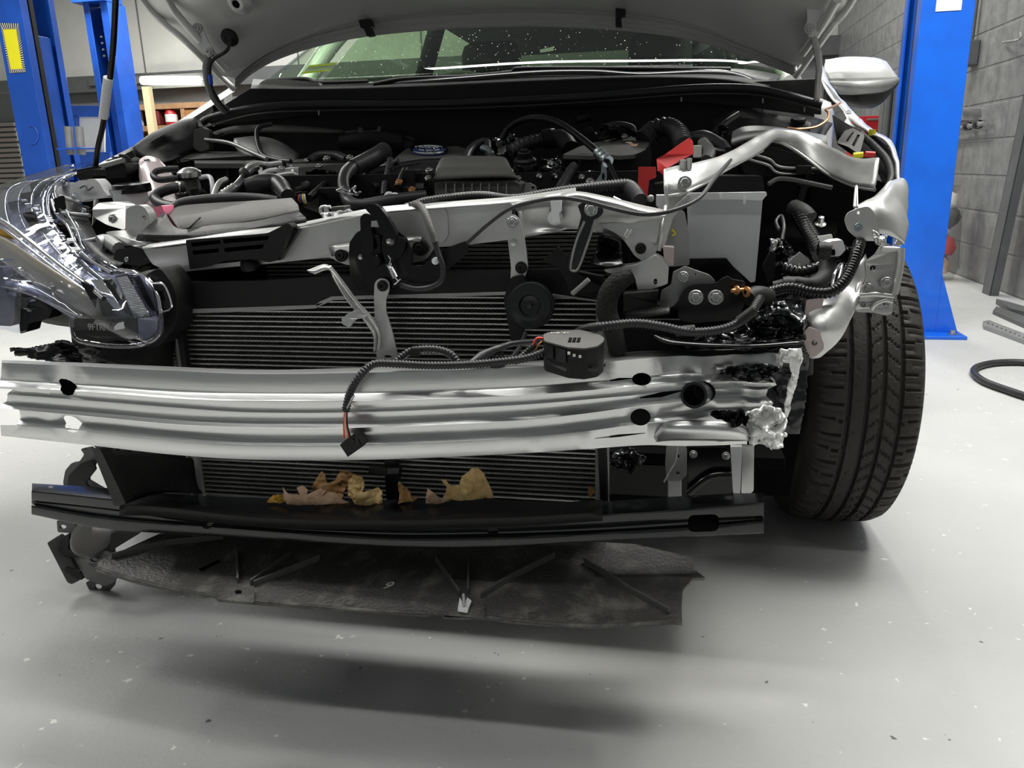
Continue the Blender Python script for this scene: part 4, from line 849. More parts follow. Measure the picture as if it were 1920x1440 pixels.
leaf([(800, 940), (803, 915), (815, 922), (828, 932), (845, 938), (820, 942)], .105, 'leaf_tan', 'small pointed tan leaf fragment between two larger leaves', .01)
leaf([(832, 933), (834, 915), (825, 901), (838, 900), (845, 912), (862, 908), (866, 892), (884, 878), (893, 878), (906, 890), (915, 912), (923, 936), (900, 937), (850, 938)], .09, 'leaf_gold', 'large upright golden leaf at the right foot of the radiator', .02)
leaf([(500, 944), (510, 930), (535, 925), (538, 938), (526, 945)], .10, 'leaf_orange', 'yellow orange leaf scrap at the far left of the leaves', .015)
leaf([(1102, 925), (1105, 912), (1112, 916), (1118, 923), (1110, 930), (1108, 938)], .155, 'leaf_brown', 'tiny brown leaf scrap stuck on the right end of the radiator', .005)
# ============== right crash box plate and surroundings ==============
cb = plate('crash_box_plate', [(1272, 560), (1285, 540), (1300, 533), (1345, 530), (1350, 525), (1365, 517), (1372, 524), (1398, 528), (1400, 560), (1388, 590), (1378, 600), (1300, 606), (1272, 600)], .155, 'gloss_black', car, th=.006, rnd=6, bev=.0015)
for x in (1304.5, 1342): bolt(x, 558, .152, 9.5, cb, 'steel', washer=1.5)
plate('rail_bracket', [(1262, 510), (1285, 499), (1300, 505), (1330, 515), (1342, 528), (1310, 535), (1285, 540), (1275, 560), (1262, 575), (1235, 580), (1240, 545), (1258, 535)], .175, 'silver_dull', car, th=.004, rnd=4, holes=[(1304, 514, 1.6)]); bolt(1281, 519, .172, 6.5, car)
plate('rail_panel', [(1262, 570), (1500, 560), (1505, 660), (1262, 660)], .22, 'gloss_black', car, th=.01)
crumple('crushed_rail', [(1220, 625), (1250, 632), (1280, 645), (1330, 648), (1420, 640), (1500, 634), (1505, 645), (1440, 655), (1300, 656), (1260, 648)], .13, 'painted_black', car, amp=.012, fr=30)
crumple('crushed_rail', [(1300, 625), (1330, 618), (1380, 622), (1440, 612), (1500, 620), (1505, 640), (1300, 645)], .16, 'painted_black', car, amp=.02, fr=35)
crumple('crushed_rail', [(1400, 600), (1450, 570), (1506, 562), (1508, 640), (1420, 645)], .17, 'painted_black', car, amp=.02, fr=30)
loft('rail_top', [[(1225, 628, .15), (1300, 640, .16), (1400, 645, .16), (1508, 636, .16)], [(1225, 632, .09), (1260, 646, .09), (1400, 652, .10), (1508, 645, .12)]], 'gloss_black', car, th=.003)
lathe('rusty_terminal', (1393, 543, .14), (-.8, -.5, 0), [(0, 0), (.0025, 0), (.0025, .008), (.006, .009), (.006, .011), (.0025, .012), (.0025, .018), (0, .018)], 'copper', car)
lathe('copper_coil', (1402, 547, .14), (-.8, -.5, 0), [(.003, 0), (.007, 0), (.0075, .003), (.003, .004)], 'copper', car)
# ================= hood =================
def hY(x, y): return 1.16-.00085*max(0, 60-y)
hr0 = [(440, 168, 1.10), (470, 140, 1.12), (520, 112, 1.14), (600, 86, 1.16), (700, 67, 1.17), (850, 54, 1.18), (1000, 50, 1.18), (1160, 57, 1.18), (1300, 76, 1.16), (1400, 108, 1.14), (1460, 130, 1.12), (1492, 144, 1.10)]
def off(dy, dY, bow=1.): 
    return [(x, y-dy*(.55+.45*sin(pi*(x-440)/1052)) , Y-dY) for x, y, Y in hr0]
hb = [hr0, off(7, .004), off(9, -.002), off(16, .008), off(18, .002), off(26, .014), off(29, .006), off(38, .03)]
hood = loft('hood', hb, 'hood_paint', car, nu=6, lin_v=True, th=.002, soff=0, label='silver hood raised on its hinges, seen from below')
far = [(95, -260, .62), (200, -270, .6), (330, -270, .58), (450, -280, .57), (620, -290, .56), (800, -300, .56), (1000, -300, .56), (1200, -300, .56), (1380, -290, .56), (1520, -280, .58), (1640, -270, .6), (1740, -262, .62)]
m0 = hb[-1]
mid = [(265, 0, .96), (330, 10, .96), (400, 0, .95), (520, -20, .95), (650, -40, .94), (830, -55, .93), (1000, -60, .93), (1170, -55, .93), (1320, -40, .94), (1450, -20, .95), (1540, -5, .96), (1598, 0, .97)]
e1 = [(400, 130, 1.06), (440, 118, 1.07), (500, 82, 1.09), (590, 52, 1.1), (690, 30, 1.11), (850, 14, 1.12), (1000, 10, 1.12), (1160, 16, 1.12), (1310, 36, 1.1), (1410, 72, 1.09), (1480, 100, 1.07), (1518, 108, 1.06)]
loft('hood_inner_panel', [[tuple(p) for p in off(37, .028)], e1, mid, far], 'hood_paint', hood, nu=6, nv=5, th=.002, soff=0)
tube('hood_edge', [(440, 168, 1.10), (400, 130, 1.06), (345, 75, 1.0), (265, -2, .95), (95, -262, .61)], .008, 'hood_paint', hood); tube('hood_edge', [(1492, 144, 1.10), (1520, 105, 1.06), (1560, 50, 1.0), (1602, -4, .96), (1745, -264, .61)], .008, 'hood_paint', hood)
tube('hood_crease', [(425, 130, 1.05), (370, 70, .99), (320, 10, .94), (290, -60, .85)], .010, 'hood_paint', hood); tube('hood_crease', [(1505, 100, 1.05), (1540, 50, .99), (1570, 0, .94)], .010, 'hood_paint', hood)
def dent(px, py, Y, r, m='dark'): return lathe('drain_hole', (px, py, Y), (0, -.75, -.65), [(0, .003), (px2m(r*.5, Y), .002), (px2m(r*.55, Y), .006), (px2m(r, Y), .0)], m, hood)
lathe('rubber_grommet', (431, 70, 1.01), (0, -.8, -.5), [(0, .01), (px2m(9, 1), .012), (px2m(16, 1), .006), (px2m(17, 1), 0)], 'rubber', hood, label='black rubber plug')
lathe('panel_hole', (448, 4, .95), (0, -.8, -.5), [(0, .008), (px2m(9, 1), .010), (px2m(11, 1), .012), (px2m(18, 1), .006), (px2m(24, 1), -.004)], 'hood_paint', hood); lathe('panel_hole', (446, 4, .94), (0, -.8, -.5), [(0, .012), (px2m(7, 1), .012)], 'dark', hood)
tube('washer_hose', [(432, 76, 1.0), (425, 95, .99), (400, 112, .99), (393, 130, .99), (396, 160, 1.0), (408, 185, 1.02), (425, 208, 1.05)], .0042, 'hose', hood)
tube('tape_band', [(394, 140, .99), (396, 158, .997)], .0052, 'blue_tape', hood, label='blue tape band')
def hinge(pts, arm, bolts, up_pts):
    h = plate('hood_hinge', pts, .99, 'hood_paint', hood, th=.004, rnd=6, bev=.0015)
    tube('hinge_arm', arm, [.009, .011, .010, .010, .012], 'silver_dull', h, flat=.5)
    for x, y in bolts: bolt(x, y, .985, 5.5, h, 'silver')
hinge([(357, 52), (366, 42), (378, 44), (382, 58), (390, 78), (402, 96), (398, 108), (388, 108), (372, 84), (362, 70)], [(390, 104, .99), (388, 130, .995), (393, 165, 1.01), (410, 195, 1.03), (425, 208, 1.06)], [(370, 53), (392, 98)], None)
hinge([(1512, 0), (1540, -20), (1546, 20), (1538, 62), (1530, 75), (1512, 66), (1506, 52), (1514, 40)], [(1526, 70, .99), (1533, 100, 1.0), (1536, 130, 1.01), (1533, 160, 1.03), (1533, 185, 1.06)], [(1518, 54), (1530, 2)], None)
for x, y in ((686, 50), (1162, 32)):
    s_ = 1 if x < 900 else .6; Yc = 1.15
    c_ = plate('nozzle_clip', [(x-14, y-12), (x+8, y-14), (x+12, y-2), (x+8, y+2), (x+14, y+16), (x+2, y+18), (x-4, y+4), (x-10, y+2)] if x < 900 else [(x-8, y-20), (x+11, y-19), (x+10, y-2), (x+2, y), (x+4, y+18), (x-8, y+18), (x-8, y+2)], 1.115, 'plastic', hood, th=.02, rnd=1)
# hood prop rod
rod = tube('prop_rod', [(221, -120, .40), (214, 60, .46), (206, 150, .49), (193, 235, .52), (184, 275, .53), (178, 320, .54)], .0055, 'gloss_black', car, sides=12, label='black hood prop rod with white grip')
tube('grip_sleeve', [(203, 146, .487), (194, 220, .513)], .0088, 'white_plastic', rod, sides=16, label='white foam grip sleeve')
pbox('rod_socket', 143, 318, 172, 335, .52, .03, 'plastic', rod, skew=-6)
# ================= windshield, cowl, body shell =================
ws0 = [(505, 150, 1.33), (620, 152, 1.29), (800, 146, 1.26), (1000, 135, 1.25), (1200, 132, 1.27), (1380, 130, 1.31), (1470, 140, 1.37)]
zr = 1.43
ws1 = []
for (x, y, Y), X in zip(ws0, (-.60, -.42, -.2, .0, .2, .42, .60)): ws1.append(Vector((X*.96, 1.98+.18*(X*1.6)**2*.6, zr-.05*(X*1.4)**2)))
wshield = loft('windshield', [ws0, [V(p).lerp(q, .5)+Vector((0, -.02, .03)) for p, q in zip(ws0, ws1)], ws1], 'glass', car, nu=6, nv=6, th=.004, label='dusty windshield')
# dust specks on the glass
mb = MB(); g_me = wshield.data; random.seed(3)
from mathutils.bvhtree import BVHTree
bvh = BVHTree.FromPolygons([v.co+WL[wshield.name] for v in g_me.vertices], [tuple(p.vertices) for p in g_me.polygons])
for i in range(520):
    hit, n_, _, _ = bvh.ray_cast(CAM, ray(random.uniform(560, 1450), random.uniform(50, 150)).normalized())
    if hit is None: continue
    s_ = random.choice((.0005, .0007, .0009, .0014)); n_ = -n_ if n_.y > 0 else n_; x_, y_, z_ = frame(n_); q = hit+n_*.006
    mb.add([q+x_*s_, q+y_*s_, q-x_*s_, q-y_*s_], [(0, 1, 2, 3)])
finish('dust_specks', mb.mesh('d'), 'paper', wshield, smooth=0, kind='stuff')
plate('inspection_sticker', [(564, 139), (580, 122), (634, 117), (618, 133)], 1.40, 'paper', wshield, th=.001, rnd=0, label='inspection sticker with yellow green edge')
mb = MB(); [poly_mb(mb, q_, 1.398, .001) for q_ in ([(564, 139), (568, 135), (622, 129.5), (618, 133)], [(576, 127), (580, 122), (634, 117), (630, 121)])]; mb2 = mb; finish('sticker_edge', mb.mesh('e'), 'yellow', wshield, smooth=0)
plate('windshield_tag', [(1012, 93), (1037, 88), (1038, 95), (1013, 99)], 1.42, 'paper', wshield, th=.001, rnd=0); plate('windshield_tag', [(1014, 122), (1034, 121), (1034, 127), (1014, 127)], 1.33, 'paper', wshield, th=.001, rnd=0)
# cowl
cowl = loft('cowl_cover', [[(470, 168, 1.14), (600, 170, 1.14), (800, 166, 1.14), (1000, 158, 1.14), (1200, 150, 1.14), (1350, 152, 1.14), (1440, 166, 1.14)], [(475, 150, 1.30), (620, 158, 1.30), (800, 150, 1.26), (1000, 138, 1.25), (1200, 134, 1.27), (1380, 131, 1.31), (1465, 142, 1.37)]], 'plastic', car, nu=6, th=.003)
plate('cowl_front', [(380, 222, 1.12), (470, 166, 1.12), (600, 168, 1.12), (800, 164, 1.12), (1000, 156, 1.12), (1250, 148, 1.12), (1360, 150, 1.12), (1450, 168, 1.12), (1540, 200, 1.12), (1540, 215, 1.12), (1300, 190, 1.12), (960, 205, 1.12), (600, 212, 1.12), (400, 235, 1.12)], 1.12, 'plastic', cowl, th=.01, rnd=2)
tube('cowl_molding', [(485, 160, 1.26), (600, 163, 1.24), (700, 160, 1.22), (860, 148, 1.2), (1000, 137, 1.2), (1110, 135, 1.2), (1200, 140, 1.2), (1360, 137, 1.22), (1440, 165, 1.2)], .009, 'painted_black', cowl, flat=.6)
plate('cowl_side_cap', [(484, 158), (495, 150), (540, 149), (598, 155), (600, 163), (545, 163), (484, 162)], 1.22, 'plastic_grey', cowl, th=.03, rnd=3)
wb_ = tube('wiper_arm', [(700, 158, 1.2), (760, 148, 1.22), (880, 143, 1.24), (960, 135, 1.24), (1000, 128, 1.24), (1370, 130, 1.27)], .006, 'plastic', cowl)
tube('wiper_arm', [(500, 152, 1.26), (570, 148, 1.26), (600, 155, 1.25), (690, 153, 1.25)], .006, 'plastic', cowl)
ws_ = tube('hood_weatherstrip', [(378, 230, 1.06), (400, 220, 1.07), (480, 202, 1.08), (600, 196, 1.085), (800, 196, 1.09), (960, 189, 1.09), (1100, 182, 1.09), (1200, 174, 1.09), (1300, 166, 1.09), (1400, 166, 1.085), (1470, 178, 1.07), (1541, 197, 1.06)], .0095, 'hose', car, sides=14)
tube('strip_lip', [(380, 240, 1.07), (480, 214, 1.09), (600, 207, 1.09), (800, 204, 1.09), (960, 199, 1.09), (1100, 191, 1.09), (1200, 183, 1.09), (1300, 176, 1.09), (1400, 176, 1.09), (1470, 187, 1.08), (1538, 206, 1.07)], .002, 'plastic_grey', ws_, sides=6)
for x, y in ((597, 211), (1277, 186), (1430, 188), (1508, 205)): plate('strip_clip', [(x-1, y-4), (x+2, y-4), (x+2, y+5), (x-1, y+5)], 1.07, 'silver_dull', ws_, th=.003, rnd=0)
plate('inner_fender', [(345, 238), (480, 235), (480, 400), (300, 400)], 1.13, 'dark', car, th=.01)
# firewall and inner fenders
box('firewall', (-.05, 1.18, .62), (1.60, .02, .74), 'plastic', car); 
box('engine_bay_floor', (0, .72, .33), (1.2, .84, .02), 'dark', car)
plate('inner_fender', [(245, 300, .70), (270, 262, .85), (365, 228, 1.05), (372, 250, 1.05), (360, 300, .95), (300, 420, .6), (250, 420, .5)], .8, 'plastic', car, th=.01)
# body shell beyond: roof, pillars, doors, rear
box('roof', (-.02, 2.85, 1.435), (1.16, 1.65, .03), 'paint', car, bev=.012); box('headliner', (-.02, 2.85, 1.41), (1.12, 1.6, .015), 'seat', car); box('parcel_shelf', (0, 3.9, 1.0), (1.3, .7, .05), 'seat', car)
def pil(a, c, r): tube('pillar', [Vector(a), Vector(c)], r, 'paint', car, flat=.6)
for s_ in (-1, 1):
    tube('pillar', [Vector((s_*.72, 1.38, 1.0)), Vector((s_*.66, 1.7, 1.25)), Vector((s_*.57, 2.05, 1.42))], .028, 'paint', car)
    tube('pillar', [Vector((s_*.74, 2.55, .95)), Vector((s_*.60, 2.65, 1.42))], .04, 'plastic', car, flat=.5)
    tube('pillar', [Vector((s_*.70, 4.1, 1.02)), Vector((s_*.58, 3.6, 1.42))], .10, 'seat', car, flat=.5)
    box('door_panel', (s_*.82, 2.6, .66), (.09, 2.2, .62), 'paint', car, bev=.04)
    loft('side_window', [[Vector((s_*.80, 1.55, .97)), Vector((s_*.80, 2.6, .97)), Vector((s_*.78, 3.8, 1.0))], [Vector((s_*.60, 2.05, 1.41)), Vector((s_*.60, 2.6, 1.42)), Vector((s_*.58, 3.4, 1.42))]], 'glass', car, th=.003)
loft('side_window', [[Vector((-.6, 4.2, 1.0)), Vector((0, 4.3, 1.02)), Vector((.6, 4.2, 1.0))], [Vector((-.5, 3.45, 1.42)), Vector((0, 3.5, 1.42)), Vector((.5, 3.45, 1.42))]], 'glass', car, th=.003)
box('rear_body', (0, 4.2, .68), (1.6, .5, .6), 'paint', car, bev=.06)
box('dashboard', (0, 1.62, .90), (1.3, .5, .20), 'seat', car, bev=.05)
for s_ in (-1, 1):
    st_ = box('seat', (s_*.36, 2.55, .85), (.50, .20, .62), 'seat', car, rot=(-14, 0, 0), bev=.06); box('headrest', (s_*.36, 2.62, 1.24), (.26, .12, .18), 'seat', st_, bev=.05)
box('rear_bench', (0, 3.5, .85), (1.25, .2, .55), 'seat', car, rot=(-20, 0, 0), bev=.06)
tube('steering_wheel', [Vector((-.36+.18*cos(a*pi/8), 1.98+.08*sin(a*pi/8), .98+.16*sin(a*pi/8))) for a in range(17)], .014, 'seat', car)
# mirror
q = P(1612, 155, 1.62)
mr = loft('door_mirror', [[(1548, 112, 1.62), (1590, 106, 1.63), (1640, 108, 1.65), (1662, 115, 1.68)], [(1545, 130, 1.575), (1590, 125, 1.56), (1650, 125, 1.59), (1677, 135, 1.66)], [(1552, 152, 1.565), (1600, 153, 1.55), (1655, 150, 1.58), (1684, 146, 1.66)]], 'paint', car, th=.004, soff=-1, label='silver door mirror')
loft('mirror_lower', [[(1552, 152, 1.565), (1600, 153, 1.55), (1655, 150, 1.58), (1684, 146, 1.66)], [(1575, 176, 1.575), (1620, 176, 1.56), (1660, 170, 1.6), (1684, 152, 1.67)]], 'silver_dull', mr, th=.004, soff=-1)
loft('mirror_base', [[(1575, 176, 1.575), (1620, 176, 1.56), (1660, 170, 1.6), (1684, 152, 1.67)], [(1585, 188, 1.59), (1620, 195, 1.58), (1650, 192, 1.62), (1680, 160, 1.68)], [(1590, 196, 1.66), (1620, 201, 1.66), (1645, 196, 1.68), (1675, 165, 1.70)]], 'plastic', mr, th=.004, soff=-1)
box('mirror_arm', P(1580, 180, 1.68), (.10, .06, .05), 'plastic', mr)
# ================= wheel =================
def tyre_mesh():
    Rw, Wd = .318, .206; NT, NU = 420, 66; mb = MB(); rows = []
    sh_ = [(0, 0)]
    for k in range(NT):
        th_ = 2*pi*k/NT; row = []
        for j in range(NU+1):
            u = -1+2*j/NU; au = abs(u)
            if au < .80: r = Rw-.004*(au/.8)**2-.010*max(0, (au-.6)/.2)**2*.5; x = u*Wd/2*1.02
            else:
                s_ = (au-.80)/.20; r = Rw-.0065-.095*s_**1.3*1.0; x = math.copysign(Wd/2*(.816+.19*sin(min(1, s_*1.7)*pi/2)-.05*max(0, s_-.5)), u)
            d = 0
            for g, w_ in ((-.40, .035), (-.12, .030), (.16, .030), (.46, .035)):
                if abs(u-g) < w_: d = .0075
            ang = th_/(2*pi)
            if .50 < au < .86:
                p_ = (ang*64+.25*au) % 1; 
                if p_ < .14: d = max(d, .006)
                elif abs(p_-.55) < .05: d = max(d, .003)
            elif -.12 < u < .16 or .16 < u < .46:
                c_ = .02 if u < .16 else .31; sl = 1 if u < .16 else -1
                p_ = (ang*64+sl*(u-c_)*3.0) % 1
                if p_ < .12: d = max(d, .004)
            elif -.40 < u < -.12:
                if (ang*64+u*2) % 1 < .06 and u < -.30: d = .003
            if au > .90: d = 0
            row.append(Vector((x, -cos(th_)*(r-d), -sin(th_)*(r-d))))
        rows.append(row)
    rows.append(rows[0]); n0 = len(mb.v); vs = [v for r_ in rows[:-1] for v in r_]; C_ = NU+1; fs = []
    for i in range(NT):
        for j in range(NU): a = i*C_+j; b_ = ((i+1) % NT)*C_+j; fs.append((a, a+1, b_+1, b_))
    mb.add(vs, fs); return mb
wc_ = Vector((.777, .885, .318)); stc = Matrix.Rotation(radians(3), 3, 'Z') @ Matrix.Rotation(radians(1.5), 3, 'Y')
tm = tyre_mesh(); tm.v = [tuple(wc_+stc @ Vector(v)) for v in tm.v]
wheel = finish('wheel', tm.mesh('tyre'), 'tyre', car, smooth=35, label='right hand front wheel with worn tread tyre')
lathe('rim', wc_, stc @ Vector((1, 0, 0)), [(.228, -.10), (.222, -.09), (.20, -.085), (.20, .0), (.19, .06), (.0, .06)], 'silver_dull', wheel, sides=48)
lathe('brake_disc', wc_, stc @ Vector((1, 0, 0)), [(0, -.03), (.13, -.03), (.13, -.01), (0, -.01)], 'fin', wheel, sides=36)
tube('suspension_arm', [wc_+Vector((-.10, 0, -.10)), Vector((.3, .85, .24))], .022, 'plastic', car)
tm = tyre_mesh(); w2 = Vector((-.812, .850, .322)); tm.v = [tuple(w2+Vector((-v[0], v[1], v[2]))) for v in tm.v]
wl = finish('wheel', tm.mesh('tyre'), 'tyre', car, smooth=35); lathe('rim', w2, Vector((-1, 0, 0)), [(.228, -.10), (.222, -.09), (.20, -.085), (.20, .0), (.19, .06), (.0, .06)], 'silver_dull', wl, sides=48)
for s_ in (-1, 1):
    o = lathe('wheel', Vector((s_*.80, 3.5, .322)), (s_, 0, 0), [(.2, -.1), (.31, -.1), (.322, -.08), (.322, .08), (.31, .1), (.2, .1)], 'tyre', car, sides=48)
loft('wheel_arch', [[Vector((.56, .56, .66)), Vector((.56, .66, .72)), Vector((.56, .85, .76)), Vector((.56, 1.15, .68)), Vector((.56, 1.25, .4))], [Vector((.70, .56, .66)), Vector((.72, .66, .72)), Vector((.74, .85, .76)), Vector((.78, 1.15, .68)), Vector((.80, 1.25, .4))]], 'dark', car, th=.004)
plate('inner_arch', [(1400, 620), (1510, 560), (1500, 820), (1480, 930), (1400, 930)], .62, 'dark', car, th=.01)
# ================= headlight =================
hl = loft('headlight', [
 [(150, 322, .62), (95, 350, .52), (88, 395, .42), (120, 450, .32), (165, 500, .235), (222, 516, .18), (262, 514, .15), (292, 545, .13), (302, 590, .12)],
 [(120, 335, .64), (62, 375, .52), (50, 420, .40), (85, 475, .29), (140, 520, .20), (205, 545, .15), (250, 560, .125), (275, 585, .115), (290, 605, .11)],
 [(60, 350, .66), (10, 395, .52), (0, 430, .40), (50, 490, .27), (115, 540, .18), (180, 575, .135), (225, 595, .11), (262, 612, .10), (280, 620, .10)]], 'reflector', car, nu=6, nv=5, th=.002, bump=.003, label='clear lens headlight hanging at the left front')
loft('lamp_back', [[(175, 318, .72), (110, 345, .62), (105, 400, .50), (130, 450, .40), (175, 505, .30), (260, 520, .22), (300, 560, .19)],
 [(60, 345, .78), (0, 365, .66), (-30, 420, .54), (20, 500, .40), (100, 560, .30), (200, 600, .22), (280, 622, .17)],
 [(0, 420, .70), (-60, 440, .66), (-80, 490, .54), (-20, 545, .40), (70, 600, .32), (180, 618, .24), (270, 640, .18)]], 'plastic', hl, nu=5, nv=4, th=.003)
# clear cover
loft('clear_lens', [
 [(185, 305, .66), (150, 318, .60), (104, 345, .50), (94, 395, .39), (122, 445, .30), (165, 495, .215), (222, 508, .16), (262, 510, .13), (292, 535, .11), (305, 590, .10), (304, 622, .10)],
 [(170, 306, .67), (100, 328, .60), (45, 358, .50), (30, 405, .38), (80, 465, .27), (132, 512, .185), (195, 545, .13), (240, 565, .10), (270, 590, .09), (290, 620, .09), (296, 632, .09)],
 [(120, 312, .68), (50, 335, .62), (-5, 362, .50), (-20, 420, .37), (45, 485, .24), (105, 535, .16), (170, 575, .11), (215, 595, .085), (250, 615, .08), (275, 635, .08), (282, 642, .08)],
 [(60, 330, .70), (10, 345, .63), (-40, 380, .50), (-50, 440, .37), (5, 510, .24), (70, 555, .17), (140, 590, .12), (190, 612, .095), (230, 632, .085), (262, 646, .085), (270, 648, .085)]], 'lens', hl, nu=6, nv=5, th=.003)
# side panel of the lamp seen through the lens
loft('side_reflector', [[(-10, 438, .32), (20, 452, .28), (75, 488, .205), (140, 530, .145), (185, 552, .118)], [(-10, 462, .315), (22, 480, .27), (80, 520, .195), (145, 560, .14), (190, 582, .112)], [(-10, 478, .32), (20, 500, .28), (85, 545, .20), (150, 582, .142), (195, 600, .112)]], 'lamp_inner', hl, nu=5, th=.002)
loft('amber_marker', [[(-10, 420, .33), (4, 425, .32), (30, 442, .285)], [(-10, 450, .325), (8, 452, .315), (32, 447, .283)]], 'amber', hl, nu=4, th=.002, label='amber side marker')
tube('bright_strip', [(-20, 400, .345), (10, 418, .31), (50, 448, .25), (110, 495, .18), (165, 535, .13), (195, 560, .105)], .004, 'chrome', hl)
tube('bright_strip', [(-20, 415, .34), (10, 432, .30), (50, 462, .24), (110, 508, .175), (165, 548, .125)], .0025, 'chrome', hl)
# vertical ribbed turn lamp at the tip
plate('turn_lamp', [(215, 518, .10), (238, 512, .095), (285, 592, .085), (252, 597, .085)], .09, 'reflector', hl, th=.01, rnd=1)
mb = MB()
for i in range(26):
    t_ = i/25; a = P(218+34*t_, 522+73*t_, .088); c = P(240+42*t_, 518+74*t_, .083); tube_mb(mb, [a, c], .0009, 5, 1)
finish('lens_ribs', mb.mesh('r'), 'chrome', hl)
plate('turn_lamp', [(230, 512, .105), (262, 518, .105), (286, 545, .10), (294, 592, .09), (286, 590, .09), (242, 520, .10)], .1, 'reflector', hl, th=.008, rnd=1)
mb = MB()
for i in range(26):
    t_ = i/25; a = P(238+46*t_, 516+72*t_, .093); c = P(262+33*t_, 518+70*t_, .092); tube_mb(mb, [a, c], .0009, 5, 1)
finish('lens_ribs', mb.mesh('r'), 'dark', hl)
for q_ in ([(150, 528), (168, 535), (200, 570), (242, 592), (225, 594), (185, 588)], [(170, 525), (190, 524), (226, 575), (240, 590), (215, 580)]):
    plate('reflector_fin', q_, .115, 'chrome' if q_[0][0] == 170 else 'gloss_black', hl, th=.006, rnd=1)
plate('reflector_fin', [(192, 524), (202, 524), (245, 588), (236, 590)], .10, 'painted_black', hl, th=.01, rnd=0)
# lower cap of the lamp
plate('lamp_foot', [(138, 596, .10), (200, 598, .085), (255, 596, .085), (258, 630, .08), (240, 640, .08), (180, 634, .09), (140, 622, .105)], .09, 'plastic', hl, th=.02, rnd=4)
text_part('moulded_lettering', '9F1RH', P(185, 614, .078), .014, 'silver_dull', hl, (Vector((1, -.05, 0)).normalized(), Vector((0, .12, 1)).normalized()))
plate('foot_emblem', [(214, 612), (222, 605), (232, 603), (234, 616), (214, 619)], .077, 'chrome', hl, th=.002, rnd=1)
plate('foot_lens', [(258, 597, .08), (286, 594, .08), (296, 600, .085), (294, 622, .085), (276, 636, .08), (260, 632, .08)], .08, 'reflector', hl, th=.01, rnd=3)
tube('lens_rim', [(302, 585, .095), (303, 610, .09), (296, 630, .085), (276, 643, .08), (240, 649, .08), (190, 646, .085), (150, 638, .095), (137, 622, .10), (136, 602, .105), (146, 592, .11)], .0045, 'lens', hl)
tube('lens_rim', [(302, 588, .095), (296, 555, .10), (280, 530, .11), (255, 512, .125), (225, 506, .15)], .0035, 'chrome', hl)
tube('lens_rim', [(222, 508, .155), (190, 490, .19), (160, 470, .24), (150, 440, .28), (130, 405, .33), (108, 385, .38), (100, 362, .43), (108, 345, .48), (150, 322, .58)], .0050, 'lens', hl)
tube('lens_rim', [(210, 512, .145), (170, 488, .20), (145, 462, .25), (128, 425, .31), (106, 400, .37), (97, 375, .42)], .0030, 'chrome', hl)
for i, (a_, w_) in enumerate(((0, .0035), (10, .002), (22, .0028), (40, .002), (58, .0022))):
    tube('light_guide', [(170-a_*1.2, 318+a_*.3, .61), (118-a_*1.5, 335+a_*.2, .56), (92-a_*1.4, 362+a_*.25, .49), (92-a_*1.2, 400+a_*.5, .40), (120-a_*.9, 450+a_*.6, .30), (165-a_*.6, 500+a_*.6, .21), (200-a_*.2, 530+a_*.6, .16)], w_, 'chrome' if i % 2 == 0 else 'lens', hl, sides=8)
for q_ in ([(98, 420), (112, 412), (160, 478), (148, 484)], [(70, 430), (86, 426), (130, 490), (118, 498)], [(40, 400), (60, 396), (76, 424), (60, 430)], [(100, 372), (118, 366), (122, 392), (104, 400)]):
    plate('lamp_pocket', q_, .36 if q_[0][0] < 105 else .30, 'gloss_black', hl, th=.004, rnd=3)
# cover details inside upper lens: projector blocks
random.seed(5)
for i, (x, y, Y) in enumerate(((75, 392, .44), (52, 372, .50), (95, 425, .36), (125, 462, .28), (155, 492, .23), (70, 350, .58), (30, 388, .50))):
    plate('projector_block', [(x-16, y-9), (x+12, y-14), (x+18, y+6), (x-10, y+12)], Y, 'gloss_black' if i % 2 else 'reflector', hl, th=.03, rnd=3)
mb = MB()
for i in range(26):
    t_ = i/25; x = 45+105*t_+random.uniform(-5, 5); y = 372+100*t_+random.uniform(-8, 8); box_mb(mb, P(x, y, .46-.24*t_), (.012, .004, .004))
finish('chrome_facets', mb.mesh('f'), 'chrome', hl, bev=.001)
for x, y, Y in ((136, 370, .42), (155, 395, .37), (142, 445, .29), (235, 486, .20), (115, 342, .50), (148, 478, .26)):
    o = plate('mounting_lug', [(x-10, y-4), (x-2, y-10), (x+10, y-6), (x+12, y+6), (x+2, y+10), (x-8, y+6)], Y, 'lens', hl, th=.008, rnd=2, holes=[(x+1, y, 3)]); bolt(x+2, y, Y-.002, 3.4, o, 'chrome')
for i, (a, c) in enumerate((((112, 368), (150, 380)), ((118, 400), (168, 404)), ((130, 428), (175, 440)), ((150, 455), (182, 448)))):
    tube('housing_rib', [(a[0], a[1], .42-i*.04), (c[0], c[1], .42-i*.04)], .004, 'silver_dull', hl)
loft('lamp_housing', [[(100, 345, .50), (105, 385, .42), (125, 425, .35), (160, 470, .27), (215, 508, .2)], [(140, 345, .54), (150, 380, .46), (170, 420, .38), (190, 455, .30), (245, 500, .22)]], 'plastic', hl, nu=5, th=.004)
